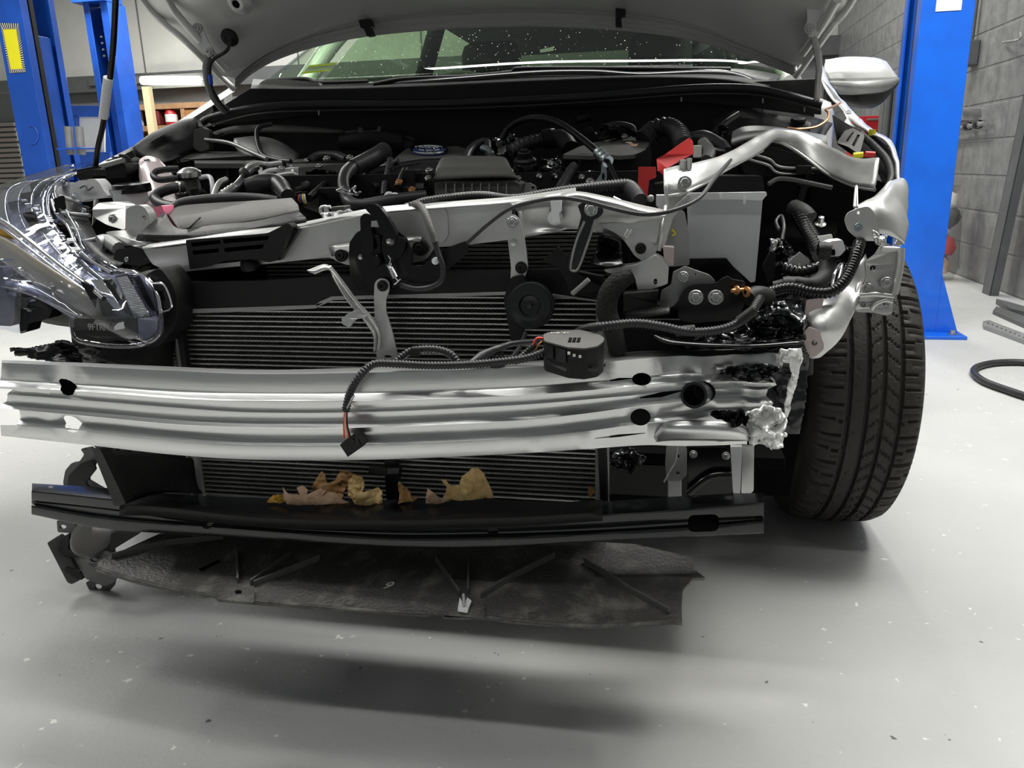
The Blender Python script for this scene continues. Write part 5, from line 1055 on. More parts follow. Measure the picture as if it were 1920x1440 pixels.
# lower clear arms with lugs
tube('lamp_arm', [(10, 528, .17), (60, 540, .155), (110, 565, .14), (150, 592, .12)], [px2m(14, .17), px2m(17, .155), px2m(15, .14), px2m(12, .12)], 'lens', hl, flat=.6)
tube('lamp_arm', [(10, 532, .19), (60, 545, .175), (110, 570, .16), (150, 598, .14)], [px2m(11, .17), px2m(13, .155), px2m(12, .14), px2m(10, .12)], 'reflector', hl, flat=.5)
plate('lamp_arm', [(-10, 485), (14, 490), (22, 540), (40, 545), (38, 600), (33, 626), (10, 618), (-10, 618)], .16, 'lens', hl, th=.02, rnd=4)
plate('lamp_arm', [(-10, 500), (5, 500), (12, 550), (28, 556), (28, 600), (22, 612), (-10, 610)], .185, 'reflector', hl, th=.02, rnd=4)
plate('arm_bracket', [(30, 548, .19), (52, 570, .19), (98, 582, .19), (90, 598, .19), (54, 606, .19), (50, 622, .19), (38, 626, .19)], .19, 'plastic', hl, th=.03, rnd=2)
for x, y in ((25, 510), (78, 540), (124, 572), (42, 568)): lathe('clear_boss', (x, y, .135), (.2, -1, .3), [(0, 0), (.009, 0), (.010, -.014), (.012, -.02), (0, -.02)], 'lens', hl, sides=14)
# ================= left side of the bay =================
plate('bay_side_panel', [(150, 345), (360, 300), (360, 520), (330, 600), (230, 600), (160, 440)], .70, 'dark', car, th=.01)
box('bay_side_panel', (-.66, .85, .48), (.02, .6, .42), 'dark', car)
q = plate('lamp_support', [(134, 345), (150, 338), (178, 335), (188, 345), (195, 358), (205, 368), (190, 372), (160, 374), (150, 380), (135, 360)], .46, 'white_plastic', car, th=.03, rnd=4, bev=.003)
tube('stamped_mark', [(150, 352, .455), (160, 348, .455), (165, 356, .455), (175, 350, .455)], .002, 'wall_grey', q)
sl = plate('side_member', [(172, 392, .36), (185, 380, .38), (222, 378, .40), (235, 385, .36), (234, 432, .33), (200, 422, .34), (176, 408, .36)], .36, 'silver', car, th=.03, rnd=4, bev=.003); bolt(212, 411, .345, 7, sl)
plate('side_member', [(236, 392, .30), (250, 385, .30), (262, 384, .30), (272, 390, .30), (279, 402, .30), (284, 430, .30), (280, 436, .30), (256, 444, .30), (244, 448, .30), (236, 430, .30)], .30, 'silver', car, th=.02, rnd=4, bev=.003, holes=[(270, 410, 4, 6)])
plate('support_end', [(198, 435, .28), (235, 432, .29), (244, 448, .28), (262, 447, .28), (285, 460, .26), (270, 465, .26), (245, 460, .27), (222, 462, .28)], .28, 'silver', car, th=.02, rnd=2, bev=.002)
plate('lamp_mount_block', [(218, 468), (250, 462), (275, 468), (284, 492), (262, 500), (240, 496), (212, 486)], .20, 'plastic', car, th=.05, rnd=3, bev=.003)
plate('support_side_face', [(276, 462, .24), (350, 452, .20), (356, 506, .19), (318, 510, .2), (300, 500, .2)], .2, 'silver_dull', car, th=.01, rnd=1)
tube('bulb_holder', [(185, 455, .26), (200, 452, .27), (222, 466, .26)], .012, 'silver_dull', car)
plate('black_cover', [(145, 325), (172, 316), (175, 330), (168, 342), (150, 345)], .50, 'plastic', car, th=.04, rnd=3)
plate('fuse_cover', [(180, 318), (232, 305), (238, 316), (236, 332), (190, 335)], .60, 'plastic', car, th=.1, rnd=3); tube('cover_rib', [(188, 312, .6), (232, 300, .6)], .006, 'silver_dull', car)
crumple('harness_bundle', [(196, 300), (232, 290), (240, 300), (232, 308), (200, 314)], .64, 'silver_dull', car, amp=.02, fr=40)
mb = MB()
for i in range(6): tube_mb(mb, [(222+i*5, 296-i*2.5, .66), (227+i*5, 306-i*2.5, .66)], .004, 6, 2)
finish('seal_bellows', mb.mesh('b'), 'plastic', car)
fs_ = loft('fender_seal', [[(245, 280, .70), (285, 252, .85), (330, 232, 1.0), (365, 222, 1.08)], [(250, 292, .68), (290, 262, .82), (340, 240, .98), (370, 232, 1.05)], [(285, 302, .74), (300, 280, .84), (350, 262, .96), (372, 252, 1.02)], [(300, 310, .76), (330, 300, .84), (355, 290, .92), (378, 280, .98)]], 'plastic', car, nu=5, nv=3, th=.004)
loft('fender', [[(188, 320, .70), (240, 290, .76), (300, 258, .92), (345, 232, 1.05), (440, 172, 1.22)], [(180, 318, .72), (236, 286, .78), (296, 254, .95), (340, 228, 1.08), (436, 168, 1.26)], [Vector((-.88, .66, .70)), Vector((-.90, .8, .78)), Vector((-.90, .95, .84)), Vector((-.90, 1.1, .87)), Vector((-.88, 1.3, .9))]], 'paint', car, nu=5, nv=3, th=.002)
plate('strut_cap', [(363, 245), (378, 238), (392, 245), (392, 280), (375, 285), (362, 278)], .95, 'plastic_grey', car, th=.02, rnd=4)
# round washer neck
wn = lathe('washer_reservoir', V((248, 385, .50)), (0, -.1, 1), [(0, -.05), (px2m(30, .5), -.05), (px2m(33, .5), .0), (px2m(34, .5), px2m(34, .5)), (px2m(36, .5), px2m(35, .5))], 'tray', car, sides=32, label='white washer reservoir neck')
lathe('reservoir_cap', V((247, 350, .50)), (0, -.1, 1), [(px2m(30, .5), -.012), (px2m(37, .5), -.010), (px2m(37, .5), .002), (px2m(35, .5), .006), (0, .006)], 'gloss_black', wn, sides=32)
# coolant reservoir
cr_ = loft('coolant_reservoir', [[(264, 308, .66), (278, 300, .68), (300, 306, .68)], [(270, 345, .62), (290, 340, .60), (330, 345, .64)], [(275, 372, .56), (300, 370, .54), (345, 372, .58)], [(276, 388, .50), (300, 392, .48), (350, 392, .52)]], 'reservoir', car, nu=5, nv=3, th=.01, label='translucent coolant reservoir with pink fluid')
plate('pink_tank', [(278, 400), (284, 390), (304, 385), (308, 400), (307, 432), (283, 438)], .36, 'pink', cr_, th=.05, rnd=3, bev=.004, label='pink coolant filled tank')
bolt(276, 302, .66, 6, cr_, 'steel', ax=(0, -.2, 1))
rc = lathe('radiator_cap', V((355, 326, .55)), (0, -.1, 1), [(0, -.03), (px2m(14, .55), -.03), (px2m(14, .55), -.008), (px2m(22, .55), -.006), (px2m(23, .55), .004), (px2m(18, .55), .008), (px2m(10, .55), .012), (0, .013)], 'steel', car, sides=24, label='steel radiator cap')
lathe('filler_neck', V((356, 352, .55)), (0, 0, 1), [(px2m(28, .55), -.04), (px2m(30, .55), -.01), (px2m(22, .55), .0), (px2m(18, .55), .022), (px2m(20, .55), .024)], 'plastic', rc, sides=24); lathe('drain_plug', V((363, 358, .52)), (0, -.3, 1), [(0, -.05), (px2m(9, .5), -.05), (px2m(9, .5), -.02), (px2m(11, .5), -.02), (px2m(11, .5), .006), (0, .006)], 'plastic', rc, sides=8)
tube('coolant_hose', [(335, 317, .56), (310, 318, .55), (292, 322, .54), (288, 330, .53), (300, 337, .52), (335, 334, .53)], px2m(6.5, .55), 'hose', car, sides=14)
tube('coolant_hose', [(345, 350, .50), (320, 354, .48), (298, 362, .47), (292, 374, .46), (305, 384, .44), (330, 390, .42), (345, 396, .40)], px2m(11, .46), 'hose', car, sides=16)
for x, y in ((338, 352),): lathe('hose_clamp', (x, y, .495), (1, .1, -.1), [(px2m(12.5, .5), -.006), (px2m(12.5, .5), .006)], 'steel', car, solid=.001)
tube('radiator_hose', [(325, 392, .40), (345, 381, .41), (400, 374, .42), (460, 372, .43), (520, 378, .45)], px2m(11, .42), 'hose', car, sides=16)
tube('engine_mount_rod', [(375, 333, .6), (395, 334, .6), (400, 372, .52)], .005, 'white_plastic', car)
# fuse box with lid
fb = plate('fuse_box', [(332, 300), (470, 292), (480, 330), (470, 345), (395, 350), (345, 320)], .85, 'plastic', car, th=.12, rnd=3, bev=.003)
plate('fuse_box_lid', [(330, 298, .86), (345, 284, .98), (455, 284, .98), (478, 298, .86), (472, 306, .83), (350, 306, .83)], .85, 'plastic_grey', fb, th=.012, rnd=3, ext=Vector((0, 0, -1)))
for x in (360, 392, 425): plate('lid_rib', [(x, 306), (x+2, 306), (x+2, 335), (x, 335)], .845, 'plastic_grey', fb, th=.006, rnd=0)
# aluminium refrigerant pipes
tube('refrigerant_pipe', [(482, 312, .62), (468, 318, .60), (455, 336, .56), (440, 352, .52), (420, 366, .48), (405, 374, .46)], px2m(8, .55), 'steel', car, sides=14)
tube('refrigerant_pipe', [(500, 310, .66), (475, 308, .64), (462, 318, .61), (450, 338, .57)], px2m(5, .6), 'steel', car, sides=12)
tube('pipe_crimp', [(440, 353, .52), (416, 368, .48)], px2m(11, .5), 'steel', car, rib=(.01, .1)); lathe('pipe_collar', (462, 330, .57), (-1, -1, -.9), [(px2m(16, .57), -.006), (px2m(18, .57), 0), (px2m(16, .57), .006), (0, .006)], 'plastic', car)
tube('refrigerant_pipe', [(398, 374, .5), (410, 345, .54), (425, 336, .56)], .006, 'silver', car)
tube('air_hose', [(462, 350, .52), (490, 345, .53), (520, 345, .54), (540, 368, .48)], [px2m(16, .52), px2m(19, .53), px2m(18, .53), px2m(14, .5)], 'hose', car, sides=18)
# intake air guide with slots over the support
ag = loft('intake_duct', [[(312, 398, .40), (350, 388, .40), (480, 380, .40), (548, 375, .40)], [(322, 412, .34), (350, 408, .34), (480, 396, .34), (560, 388, .34)], [(336, 432, .27), (350, 432, .27), (480, 416, .27), (562, 398, .27)]], 'plastic_grey', car, nu=4, th=.004, lin_v=True, label='grey textured intake duct lid')
loft('duct_front', [[(310, 400, .35), (336, 433, .268), (400, 426, .268), (480, 418, .268), (562, 400, .268)], [(262, 442, .265), (330, 444, .24), (400, 440, .235), (480, 430, .235), (575, 410, .235)], [(258, 452, .262), (330, 455, .235), (400, 448, .23), (480, 440, .23), (575, 420, .23)]], 'plastic', ag, nu=4, lin_v=True, th=.004)
plate('duct_mouth', [(348, 450, .165), (500, 438, .165), (540, 418, .165), (548, 425, .165), (520, 488, .165), (505, 492, .165), (470, 486, .165), (415, 490, .165), (380, 502, .165), (356, 505, .165)], .165, 'plastic', ag, th=.02, rnd=3, holes=[rndpoly([(358, 455), (412, 450), (414, 457), (360, 463)], 1), rndpoly([(418, 449), (505, 442), (502, 450), (420, 457)], 1), rndpoly([(360, 470), (410, 466), (410, 473), (362, 478)], 1), rndpoly([(420, 465), (495, 458), (492, 466), (422, 473)], 1)])
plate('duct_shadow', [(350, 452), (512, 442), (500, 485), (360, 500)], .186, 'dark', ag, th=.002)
lathe('duct_bump', (466, 488, .18), (0, -.4, 1), [(px2m(20, .18), -.012), (px2m(18, .18), -.002), (px2m(10, .18), .004), (0, .005)], 'plastic', ag)
tube('lid_groove', [(352, 428, .262), (375, 408, .30)], .0018, 'plastic', ag); plate('duct_end_web', [(505, 485, .18), (535, 428, .18), (556, 425, .18), (560, 432, .18), (525, 488, .18)], .18, 'plastic', ag, th=.02, rnd=1)
# ================= engine =================
plate('engine_block', [(480, 330), (1240, 320), (1240, 400), (480, 420)], .62, 'plastic', car, th=.3, bev=.005)
# silver strut tower and rail details on the left
loft('strut_tower', [[(440, 262, 1.0), (480, 258, 1.02), (520, 266, 1.02), (560, 290, 1.0)], [(440, 275, .95), (480, 268, .96), (520, 278, .96), (558, 300, .95)], [(460, 300, .93), (490, 300, .92), (525, 303, .92), (556, 308, .92)]], 'silver_dull', car, nu=5, nv=3, th=.004)
loft('cowl_bracket', [[(392, 250, .98), (440, 236, 1.04), (520, 234, 1.08), (640, 242, 1.1)], [(395, 262, .96), (440, 248, 1.02), (520, 246, 1.06), (648, 247, 1.08)]], 'plastic_grey', car, nu=5, th=.004)
lathe('plug_cap', (408, 252, .98), (0, -.4, 1), [(px2m(12, 1), 0), (px2m(10, 1), .004), (0, .005)], 'plastic', car)
tube('brake_line', [(510, 232, 1.0), (485, 240, .98), (482, 262, .95), (492, 290, .9), (520, 300, .86), (545, 303, .84)], .006, 'hose', car); tube('brake_line', [(385, 262, .95), (430, 268, .93), (470, 285, .88), (500, 298, .85)], .005, 'silver_dull', car)
tube('heat_shield', [(640, 268, 1.08), (700, 262, 1.08), (760, 268, 1.08)], [.02, .03, .03], 'plastic', car)
tube('vacuum_line', [(648, 249, 1.08), (690, 246, 1.07), (740, 250, 1.07), (778, 262, 1.06)], .005, 'hose', car); plate('line_bracket', [(672, 238), (678, 240), (680, 246), (706, 244), (710, 236), (714, 238), (712, 256), (672, 256)], 1.06, 'plastic_grey', car, th=.01, rnd=1)
lathe('grommet', (763, 264, 1.06), TOC, [(px2m(16, 1.06), 0), (px2m(14, 1.06), .004), (px2m(11, 1.06), 0), (0, -.002)], 'rubber', car)
# cam cover pieces, left part
pbox('valve_cover', 535, 305, 645, 325, .84, .1, 'plastic', car, skew=-4); pbox('valve_cover', 518, 316, 560, 362, .80, .1, 'silver', car, skew=-3); plate('valve_cover', [(535, 306, .84), (560, 298, .92), (640, 296, .92), (650, 306, .84), (560, 314, .80)], .84, 'plastic_grey', car, th=.02, ext=Vector((0, 0, -1)))
tube('valve_cover_pipe', [(582, 302, .86), (600, 292, .88), (630, 292, .88), (650, 300, .86)], px2m(9, .86), 'hose', car)
for x, y in ((527, 314), (598, 310), (612, 296), (655, 294)): bolt(x, y, .80, 4.5, car, 'steel', ax=(0, -.4, 1))
pbox('chain_cover', 512, 330, 558, 362, .78, .1, 'silver_dull', car); tube('bracket_edge', [(515, 330, .775), (555, 327, .775), (553, 360, .775)], .005, 'silver', car)
crumple('ignition_harness', [(555, 330), (600, 318), (632, 322), (636, 338), (600, 345), (570, 350), (556, 345)], .76, 'plastic', car, amp=.025, fr=25)
tube('sensor_lead', [(555, 358, .6), (575, 350, .62), (598, 340, .64), (612, 336, .66)], .007, 'rubber', car); tube('sensor_body', [(570, 352, .62), (592, 338, .64)], .012, 'hose', car, rib=(.008, .1))
crumple('sensor_plug', [(552, 362), (572, 360), (576, 385), (560, 390), (550, 375)], .5, 'plastic', car, amp=.01, fr=40)
for i, m_ in enumerate(('wire_red', 'emblem_blue', 'yellow', 'wire_white')): tube('wire', [(562+i*3, 364, .50), (560+i*4, 374, .495), (566+i*3, 382, .50)], .0016, m_, car, sides=5)
# big hose with clamp
bh = tube('intake_hose', [(720, 284, .78), (700, 298, .74), (672, 308, .68), (652, 322, .62), (644, 340, .57), (646, 362, .53)], [px2m(15, .78), px2m(15, .74), px2m(14, .68), px2m(13, .62), px2m(11.5, .57), px2m(11.5, .53)], 'hose', car, sides=20)
tube('hose_sleeve', [(722, 283, .78), (700, 297, .74), (660, 316, .65)], [px2m(17, .78), px2m(17.5, .74), px2m(16.5, .66)], 'hose', bh, sides=20)
tube('wire_clip', [(632, 357, .50), (640, 355, .49), (655, 359, .49), (662, 353, .49), (668, 350, .50), (664, 358, .50), (670, 362, .49), (676, 360, .49), (672, 366, .50), (660, 364, .49), (645, 362, .48), (633, 358, .49)], .0022, 'chrome', bh, sides=6)
tube('lower_hose', [(646, 358, .53), (655, 378, .48), (680, 385, .47), (740, 375, .50), (800, 368, .52)], px2m(12, .5), 'hose', car, sides=16)
pbox('thermostat_housing', 596, 352, 640, 400, .55, .08, 'plastic', car); plate('housing_plate', [(600, 360), (640, 360), (640, 374), (622, 378), (605, 370)], .54, 'gloss_black', car, th=.01, rnd=1)
cb_ = pbox('harness_connector', 620, 388, 645, 402, .30, .03, 'plastic_grey', car, skew=-2); tube('white_clip', [(602, 400, .30), (602, 390, .30), (612, 388, .30), (614, 398, .30)], .003, 'white_plastic', cb_); tube('white_clip', [(611, 402, .30), (611, 390, .30), (620, 388, .30)], .003, 'white_plastic', cb_)
crumple('loose_wires', [(598, 402), (660, 392), (668, 400), (640, 410), (605, 412)], .25, 'white_plastic', car, amp=.012, fr=60, th=.001)
# throttle body / manifold in the centre
mf = plate('intake_manifold', [(560, 385, .6), (680, 340, .66), (740, 315, .74), (820, 300, .78), (830, 320, .72), (815, 350, .66), (700, 385, .58), (600, 400, .55)], .65, 'plastic', car, th=.1, rnd=6, bev=.004)
tube('manifold_runner', [(690, 330, .70), (730, 318, .74), (790, 308, .78), (830, 306, .8)], px2m(10, .75), 'plastic', car); tube('manifold_runner', [(700, 352, .62), (750, 335, .66), (810, 325, .7)], px2m(9, .66), 'plastic', car)
tube('ribbed_conduit', [(732, 300, .70), (728, 320, .66), (722, 345, .62), (720, 368, .58)], px2m(7, .65), 'hose', car, rib=(.007, .15)); tube('ribbed_conduit', [(748, 302, .68), (736, 308, .68), (730, 320, .66)], px2m(6, .68), 'hose', car)
pbox('coil_connector', 742, 350, 792, 378, .56, .06, 'plastic', car, skew=2); pbox('coil_connector', 755, 318, 778, 346, .60, .05, 'plastic', car); plate('connector_top', [(738, 348, .57), (760, 334, .62), (798, 336, .62), (792, 352, .56)], .6, 'gloss_black', car, th=.01, ext=Vector((0, 0, -1)))
for x, y, m_ in ((748, 340, 'copper'), (772, 354, 'copper'), (803, 332, 'steel'), (804, 318, 'steel')): bolt(x, y, .55, 4.5, car, m_, ax=(0, -.4, 1))
tube('hose_clip', [(722, 386, .5), (724, 368, .5), (733, 364, .5), (733, 385, .5)], .004, 'white_plastic', car); tube('hose_clip', [(735, 385, .5), (738, 366, .5), (746, 366, .5)], .004, 'white_plastic', car)
# engine cover with the oval emblem
cY = lambda y: .80+(300-y)/26*.20
ec = plate('engine_cover', [(x, y, cY(y)) for x, y in ((738, 298), (762, 278), (858, 274), (876, 279), (866, 292), (852, 300))], .8, 'plastic_grey', car, th=.03, rnd=4, bev=.004, ext=Vector((0, 0, -1)))
plate('cover_lower', [(738, 299), (850, 296), (852, 306), (800, 310), (742, 310)], .80, 'silver_dull', ec, th=.04, rnd=1)
def oval(cx, cy, rx, ry, r, m_, z=.006): 
    mb = MB(); tube_mb(mb, [V((cx+rx*cos(a*pi/12), cy+ry*sin(a*pi/12), cY(cy+ry*sin(a*pi/12))))+Vector((0, 0, z)) for a in range(25)], r, 6, 1, cap=False); return finish('emblem', mb.mesh('e'), m_, ec)
mb = MB(); poly_mb(mb, circ(805, 285.5, 34, 28, 7.2), 0, .003, conv=lambda p: V((p[0], p[1], cY(p[1])))+Vector((0, 0, .004)), ext=Vector((0, 0, -1))); finish('emblem', mb.mesh('e'), 'emblem_blue', ec, label='blue and chrome oval emblem')
oval(805, 285.5, 34, 7.4, .0028, 'chrome'); oval(805, 284, 22, 3.2, .0024, 'chrome'); oval(805, 286.5, 8.5, 5, .0024, 'chrome')
# air cleaner box with ribbed front
za = P(890, 345, .52).z
ab = plate('air_cleaner', [(814, 342), (962, 340), (974, 345), (972, 370), (960, 378), (900, 376), (816, 378)], .52, 'plastic_grey', car, th=.12, rnd=2, bev=.004)
lid = loft('air_cleaner_lid', [[(812, 340, .515), (825, 338, .515), (900, 334, .515), (960, 334, .515), (972, 342, .515)], [(818, 322, .53), (832, 316, .54), (900, 315, .54), (950, 316, .54), (960, 328, .53)], [(828, 300, .64), (845, 296, .66), (900, 296, .66), (940, 297, .66), (950, 304, .64)]], 'plastic_grey', ab, nu=5, nv=3, th=.004)
for i in range(8): plate('cast_rib', [(835+i*16.2, 344), (837+i*16.2, 344), (837+i*16.2, 370), (835+i*16.2, 370)], .513, 'silver_dull', ab, th=.008, rnd=0, bev=.0005)
tube('breather_hose', [(872, 302, .80), (880, 285, .86), (895, 272, .90), (912, 268, .92), (916, 285, .86), (924, 300, .80)], px2m(9, .85), 'hose', car, sides=14); tube('breather_hose', [(905, 278, .86), (918, 284, .84), (924, 300, .80)], px2m(7, .82), 'zinc', car)
crumple('wiring_cluster', [(925, 262), (955, 250), (975, 262), (985, 282), (962, 300), (935, 300), (925, 285)], .88, 'painted_black', car, amp=.03, fr=35); crumple('wiring_cluster', [(930, 268), (940, 262), (950, 272), (945, 292), (934, 290)], .86, 'silver', car, amp=.02, fr=50, th=.001)
# over-arching black hose with crimped end on a zinc bracket
ph = tube('pressure_hose', [(940, 262, .86), (955, 240, .86), (985, 224, .84), (1015, 222, .80), (1050, 232, .76), (1085, 256, .70), (1112, 278, .64), (1128, 292, .60)], px2m(6, .74), 'gloss_black', car, sides=14)
tube('crimp', [(1122, 285, .61), (1140, 303, .58)], px2m(11, .6), 'zinc', ph, rib=(.012, .12)); tube('steel_pipe', [(1140, 303, .58), (1150, 325, .55), (1158, 342, .53)], px2m(4.5, .55), 'gloss_black', ph)
zb = plate('zinc_bracket', [(1128, 296), (1136, 302), (1138, 330), (1137, 345), (1124, 347), (1098, 348), (1100, 340), (1118, 338), (1127, 325)], .59, 'zinc', car, th=.006, rnd=2, holes=[(1131, 331, 3, 7)]); bolt(1106, 338, .58, 5, zb, 'steel', ax=(0, -.4, 1))
# oil filler / filter housing
oc = lathe('filter_housing', V((986, 325, .68)), (0, -.2, 1), [(0, -.07), (px2m(21, .68), -.07), (px2m(22, .68), -.0), (px2m(23, .68), .015), (px2m(20, .68), .02)], 'gloss_black', car, sides=30)
lathe('filler_cap', V((984, 300, .68)), (0, -.25, 1), [(px2m(22, .68), -.02), (px2m(21, .68), .0), (px2m(17, .68), .004), (px2m(15, .68), .004), (px2m(13, .68), .0), (px2m(11, .68), .0), (px2m(10, .68), .006), (0, .006)], 'plastic', oc, sides=30); bolt(983, 286, .68, 8, oc, 'plastic', ax=(0, -.25, 1))
tube('convoluted_duct', [(955, 285, .84), (985, 270, .86), (1022, 262, .88)], px2m(13, .86), 'hose', car, rib=(.011, .18), sides=18); lathe('duct_collar', (1030, 260, .88), (1, .1, .1), [(px2m(16, .88), -.014), (px2m(17, .88), 0), (px2m(16, .88), .014)], 'plastic', car, solid=.002)
tube('duct_elbow', [(1030, 260, .88), (1055, 262, .86), (1070, 280, .82)], [px2m(15, .88), px2m(17, .86), px2m(16, .82)], 'plastic', car, sides=18)
zi = P(1150, 292, .72).z
ib = plate('resonator_box', [(1050, 290), (1095, 288), (1150, 290), (1205, 288), (1216, 272), (1220, 280), (1218, 320), (1200, 330), (1090, 335), (1056, 325)], .72, 'plastic', car, th=.14, rnd=4, bev=.004)
rY = lambda y: .70+(292-y)/40*.24
rl = plate('resonator_lid', [(x, y, rY(y)) for x, y in ((1054, 290), (1085, 275), (1110, 268), (1140, 262), (1180, 255), (1216, 252), (1220, 262), (1212, 280), (1190, 290), (1160, 292), (1130, 288), (1110, 292))], .8, 'plastic_grey', ib, th=.008, rnd=4, ext=Vector((0, 0, -1)))
o = crumple('dried_leaf', [(1172, 275), (1180, 272), (1196, 275), (1194, 281), (1182, 282), (1178, 278)], .80, 'leaf_tan', None, amp=.004, fr=40, th=.0006, label='tiny tan leaf scrap on top of the black engine box', cat='leaf')
_q = P(1184, 279, rY(277)); o.location = _q+Vector((0, 0, .006)); o.rotation_euler = (radians(-50), 0, 0)
pbox('duct_opening', 1056, 296, 1090, 325, .715, .02, 'gloss_black', ib, bev=.001); pbox('duct_void', 1060, 300, 1084, 320, .713, .004, 'dark', ib, bev=0)
tube('convoluted_duct', [(1205, 262, .86), (1225, 244, .88), (1250, 238, .88), (1272, 250, .84), (1282, 275, .78)], px2m(17, .86), 'hose', car, rib=(.011, .15), sides=20)
tube('duct_elbow', [(1290, 262, .84), (1320, 260, .82), (1350, 272, .78), (1365, 285, .74)], [px2m(12, .84), px2m(14, .82), px2m(12, .78), px2m(9, .74)], 'hose', car, sides=16)
crumple('throttle_body', [(1118, 248), (1135, 236), (1180, 238), (1190, 250), (1165, 262), (1125, 262)], .88, 'plastic', car, amp=.03, fr=25); tube('vent_hose', [(1130, 240, .9), (1160, 234, .9), (1185, 240, .9), (1190, 252, .88)], px2m(6, .9), 'hose', car)
bolt(1171, 255, .86, 4, car, 'steel', ax=(0, -.4, 1)); lathe('fluid_knob', (1103, 246, .9), TOC, [(px2m(8, .9), -.01), (px2m(8, .9), .004), (0, .005)], 'plastic', car)
tube('fluid_hose', [(1080, 225, 1.05), (1100, 220, 1.06), (1110, 219, 1.06)], .01, 'plastic', car)
# hoses and brackets under it
tube('ribbed_conduit', [(1048, 358, .52), (1058, 340, .56), (1070, 320, .60), (1076, 312, .62)], px2m(9, .57), 'hose', car, rib=(.008, .15))
crumple('injector_harness', [(1015, 300), (1045, 290), (1052, 320), (1048, 345), (1020, 350), (1010, 330)], .66, 'painted_black', car, amp=.03, fr=35)
for x, y in ((1032, 304), (1011, 328), (972, 332), (1040, 328)): bolt(x, y, .62, 4, car, 'steel', ax=(0, -.4, 1))
lb = plate('lift_eye', [(985, 345), (992, 342), (1006, 350), (1004, 362), (996, 366), (978, 368)], .56, 'silver_dull', car, th=.008, rnd=3, holes=[(999, 352, 3)])
# long conduits on top of the support
tube('wiring_harness', [(768, 384, .22), (800, 376, .24), (850, 370, .26), (900, 367, .27), (960, 372, .26), (1020, 363, .27), (1080, 355, .28), (1140, 350, .29), (1175, 350, .29), (1190, 362, .27), (1200, 376, .25)], [.004, .006, .0065, .0065, .0065, .007, .008, .010, .012, .012, .011], 'hose', car, sides=12, rib=(.0045, .12))
tube('harness_tail', [(960, 372, .25), (1000, 374, .23), (1040, 369, .22), (1100, 365, .22)], .004, 'rubber', car)
tube('battery_cable', [(1150, 372, .24), (1175, 384, .235), (1200, 392, .23)], .004, 'chrome', car)
pbox('caution_label', 1142, 340, 1190, 350, .50, .002, 'paper', car, bev=0); pbox('caution_label', 1142, 340, 1190, 343, .498, .001, 'red_plastic', car, bev=0)
# battery area with red covers and white tray
plate('battery', [(1225, 346), (1350, 330), (1430, 330), (1434, 362), (1300, 364), (1228, 364)], .42, 'plastic', car, th=.2, rnd=2, bev=.003)
plate('terminal_cover', [(1197, 313), (1229, 313), (1230, 333), (1217, 338), (1212, 380), (1196, 376), (1190, 370), (1196, 345)], .40, 'red_plastic', car, th=.03, rnd=1, bev=.002, label='upright red battery terminal cover')
plate('terminal_cover', [(1231, 298, .44), (1246, 290, .44), (1292, 258, .46), (1299, 264, .46), (1301, 288, .45), (1250, 316, .43), (1243, 328, .43), (1233, 320, .43)], .44, 'red_plastic', car, th=.03, rnd=2, bev=.002, label='tilted red battery terminal cover')
tr = plate('battery_tray', [(1288, 364), (1434, 362), (1436, 368), (1430, 375), (1416, 528), (1408, 530), (1360, 486), (1292, 484)], .30, 'tray', car, th=.012, rnd=2, bev=.002, label='pale grey battery tray side')
plate('tray_lip', [(1288, 362), (1437, 360), (1438, 366), (1428, 376), (1380, 374), (1290, 375)], .292, 'white_plastic', tr, th=.012, rnd=1); tube('tray_rib', [(1396, 368, .29), (1396, 382, .29)], .0018, 'white_plastic', tr); tube('tray_rib', [(1351, 364, .29), (1351, 372, .29)], .0018, 'white_plastic', tr)
plate('tray_return', [(1230, 366), (1250, 366), (1250, 392), (1240, 395), (1230, 385)], .26, 'white_plastic', car, th=.03, rnd=1)
plate('tray_bracket', [(1262, 486), (1362, 484), (1395, 524), (1400, 548), (1300, 560), (1262, 540)], .285, 'gloss_black', car, th=.01, rnd=1)
for x, y, m_ in ((1220, 372, 'steel'),): bolt(x, y, .3, 4, car, m_)

# small fittings scattered over the engine
random.seed(11)
for x, y, Y, r in ((505, 318, .84, 5), (548, 312, .82, 4), (575, 300, .86, 4), (690, 312, .74, 4), (824, 318, .7, 4), (930, 305, .7, 4), (1064, 345, .6, 4), (1000, 322, .68, 4), (966, 318, .7, 4.5), (1090, 330, .6, 4)):
    bolt(x, y, Y, r, car, 'steel', ax=(0, -.4, 1))
tube('vacuum_pipe', [(486, 310, .84), (492, 330, .80), (500, 322, .82), (520, 318, .83)], .006, 'white_plastic', car)
tube('vacuum_pipe', [(460, 308, .8), (478, 306, .82), (505, 308, .84), (530, 305, .85)], .007, 'silver', car)
tube('wire_bundle', [(650, 312, .7), (640, 330, .66), (610, 345, .62), (580, 372, .5)], .007, 'plastic', car, rib=(.006, .12))
tube('wire_bundle', [(760, 318, .64), (752, 335, .6), (745, 352, .55)], .007, 'plastic', car)
tube('support_strap', [(550, 320, .8), (553, 345, .78), (551, 362, .76)], .006, 'silver', car)
crumple('cylinder_head', [(660, 300), (735, 296), (745, 312), (700, 330), (665, 325)], .84, 'silver_dull', car, amp=.02, fr=25)
crumple('cylinder_head', [(1060, 318), (1130, 322), (1135, 345), (1070, 352)], .66, 'painted_black', car, amp=.025, fr=30)
crumple('loom_cover', [(480, 335), (512, 330), (516, 362), (490, 368)], .72, 'plastic_grey', car, amp=.015, fr=30)
tube('white_clamp', [(724, 384, .5), (722, 370, .5), (728, 362, .5), (734, 368, .5), (733, 384, .5)], .003, 'white_plastic', car)
